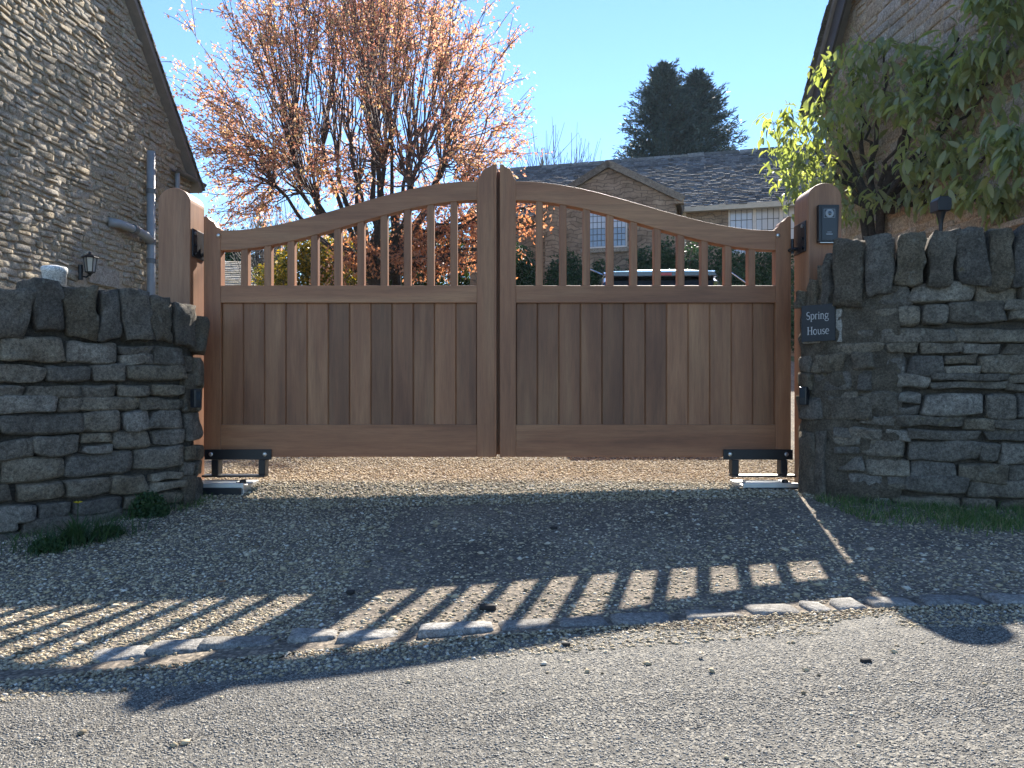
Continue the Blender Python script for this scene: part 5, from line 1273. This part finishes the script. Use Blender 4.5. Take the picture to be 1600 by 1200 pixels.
def clump(px, py, rx, ry, H, n, label, seed, size=(.010,.022)):
    x, y = g_at(px, py); r = np.random.default_rng(seed); t = empty('weed_clump', (x,y,gz(x,y)), 0, label, 'weed')
    d = r.normal(size=(n,3)); d /= np.linalg.norm(d,axis=1)[:,None]; P = d*np.array([rx,ry,H])*(r.random(n)**.35)[:,None]; P[:,2] = abs(P[:,2])
    V, F = leaf_cloud(P, size, r, -.2, .75); np_mesh('foliage', V, F, M['weed'], t, kind='stuff')
    segs = [(curve([0,0,0], P[i]*.5, P[i], 4), np.full(4,.0012)) for i in range(0,n,12)]; V, F = tube_np(segs, 3); np_mesh('stems', V, F, M['weed'], t)
clump(232, 806, .105, .07, .13, 1500, 'low leafy green weed clump against the curved end of the left wall', 1)
clump(75, 862, .08, .05, .06, 700, 'small low weed at the foot of the left wall beside the dandelion', 2)
clump(170, 838, .07, .045, .05, 600, 'thin low weed between the dandelion and the leafy clump', 4)
def wg(r, n):
    cx = np.array([g_at(232,806), g_at(120,850), g_at(75,862), g_at(170,838)]); k = r.integers(0,4,n)
    return cx[k,0]+r.normal(size=n)*.075, cx[k,1]+r.normal(size=n)*.05
o = grass_blades('weed_stalks', 520, wg, (.04,.13), .004, M['weed'], 15, lean=.8); tag(o, 'straggly green stalks among the weeds at the foot of the left wall', 'weeds')
def lg(r, n):
    x = -2.9+1.3*r.random(n); y = 2.8+1.5*r.random(n); d = dist_wall(x, y, LP, LP.len); k = (d < .10*r.random(n)+.03)&(fbm_np(x,y,6,4)>-.1); return x[k], y[k]
o = grass_blades('wall_foot_grass', 9000, lg, (.012,.05), .004, M['grass'], 5, lean=.8); tag(o, 'sparse grass along the foot of the left stone wall', 'grass')
# leaves and dark bits lying on the ground
def ground_leaf(px, py, s, label, mat, seed):
    x, y = g_at(px, py); r = random.Random(seed); n = 9; t = []; 
    v = [(0,0,.004)]+[(s*math.cos(2*math.pi*i/n)*r.uniform(.6,1), s*.55*math.sin(2*math.pi*i/n)*r.uniform(.6,1), .004+abs(math.cos(2*math.pi*i/n))*s*.35*r.random()) for i in range(n)]
    b = MB().add(v+[(a,c,d-.0012) for a,c,d in v], [(0,i,i%n+1) for i in range(1,n+1)]+[(n+1,i%n+2+n,i+1+n) for i in range(1,n+1)])
    o = b.build('fallen_leaf', mat, None, (x,y,gz(x,y)+.012)); o.rotation_euler = (0,0,r.uniform(0,3)); tag(o, label, 'leaf', 'fallen leaves on the drive')
M['dry_leaf'] = plain('dry_leaf', (.30,.16,.07), .7); M['pale_leaf'] = plain('pale_leaf', (.45,.36,.24), .7); M['dark_bit'] = plain('dark_clod', (.025,.022,.02), .9)
ground_leaf(347, 915, .022, 'brown dry leaf lying on the gravel above the left shadow bars', M['dry_leaf'], 1)
ground_leaf(213, 1042, .018, 'pale curled leaf in front of the second kerb stone', M['pale_leaf'], 2)
ground_leaf(1096, 1030, .013, 'small curled leaf on the sunlit road edge right of centre', M['pale_leaf'], 3)
for i,(px,py,s,lab) in enumerate([(865,828,.018,'dark clod on the shaded drive below the gate'),(762,952,.024,'dark flat chip in a bright bar of light on the drive'),(884,1012,.012,'dark pebble at the edge of the road'),(1355,1038,.011,'dark pebble by the shadow edge on the road'),(548,928,.014,'dark stone in the middle of the gate shadow')]):
    x, y = g_at(px, py); v, f = rbox((s, s*.6, s*.4), s*.3, 3, random.Random(i), .3, .004)
    o = MB().add(v, f).build('pebble', M['dark_bit'], None, (x,y,gz(x,y)+.008), smooth=True); tag(o, lab, 'pebble', 'dark pebbles on the ground')

# ------------------------------------------------------------------ thin spring haze
hz_t = bpy.data.materials.new('air_haze'); hz_t.use_nodes = True; nt = hz_t.node_tree; nt.nodes.clear()
po_ = nt.nodes.new('ShaderNodeOutputMaterial'); pv = nt.nodes.new('ShaderNodeVolumePrincipled')
pv.inputs['Color'].default_value = (.66,.84,1,1); pv.inputs['Density'].default_value = .0004; pv.inputs['Anisotropy'].default_value = .2
nt.links.new(pv.outputs[0], po_.inputs['Volume'])
MB().box(-420, 420, -420, 620, -2.2, 16).build('haze', hz_t, kind='stuff')
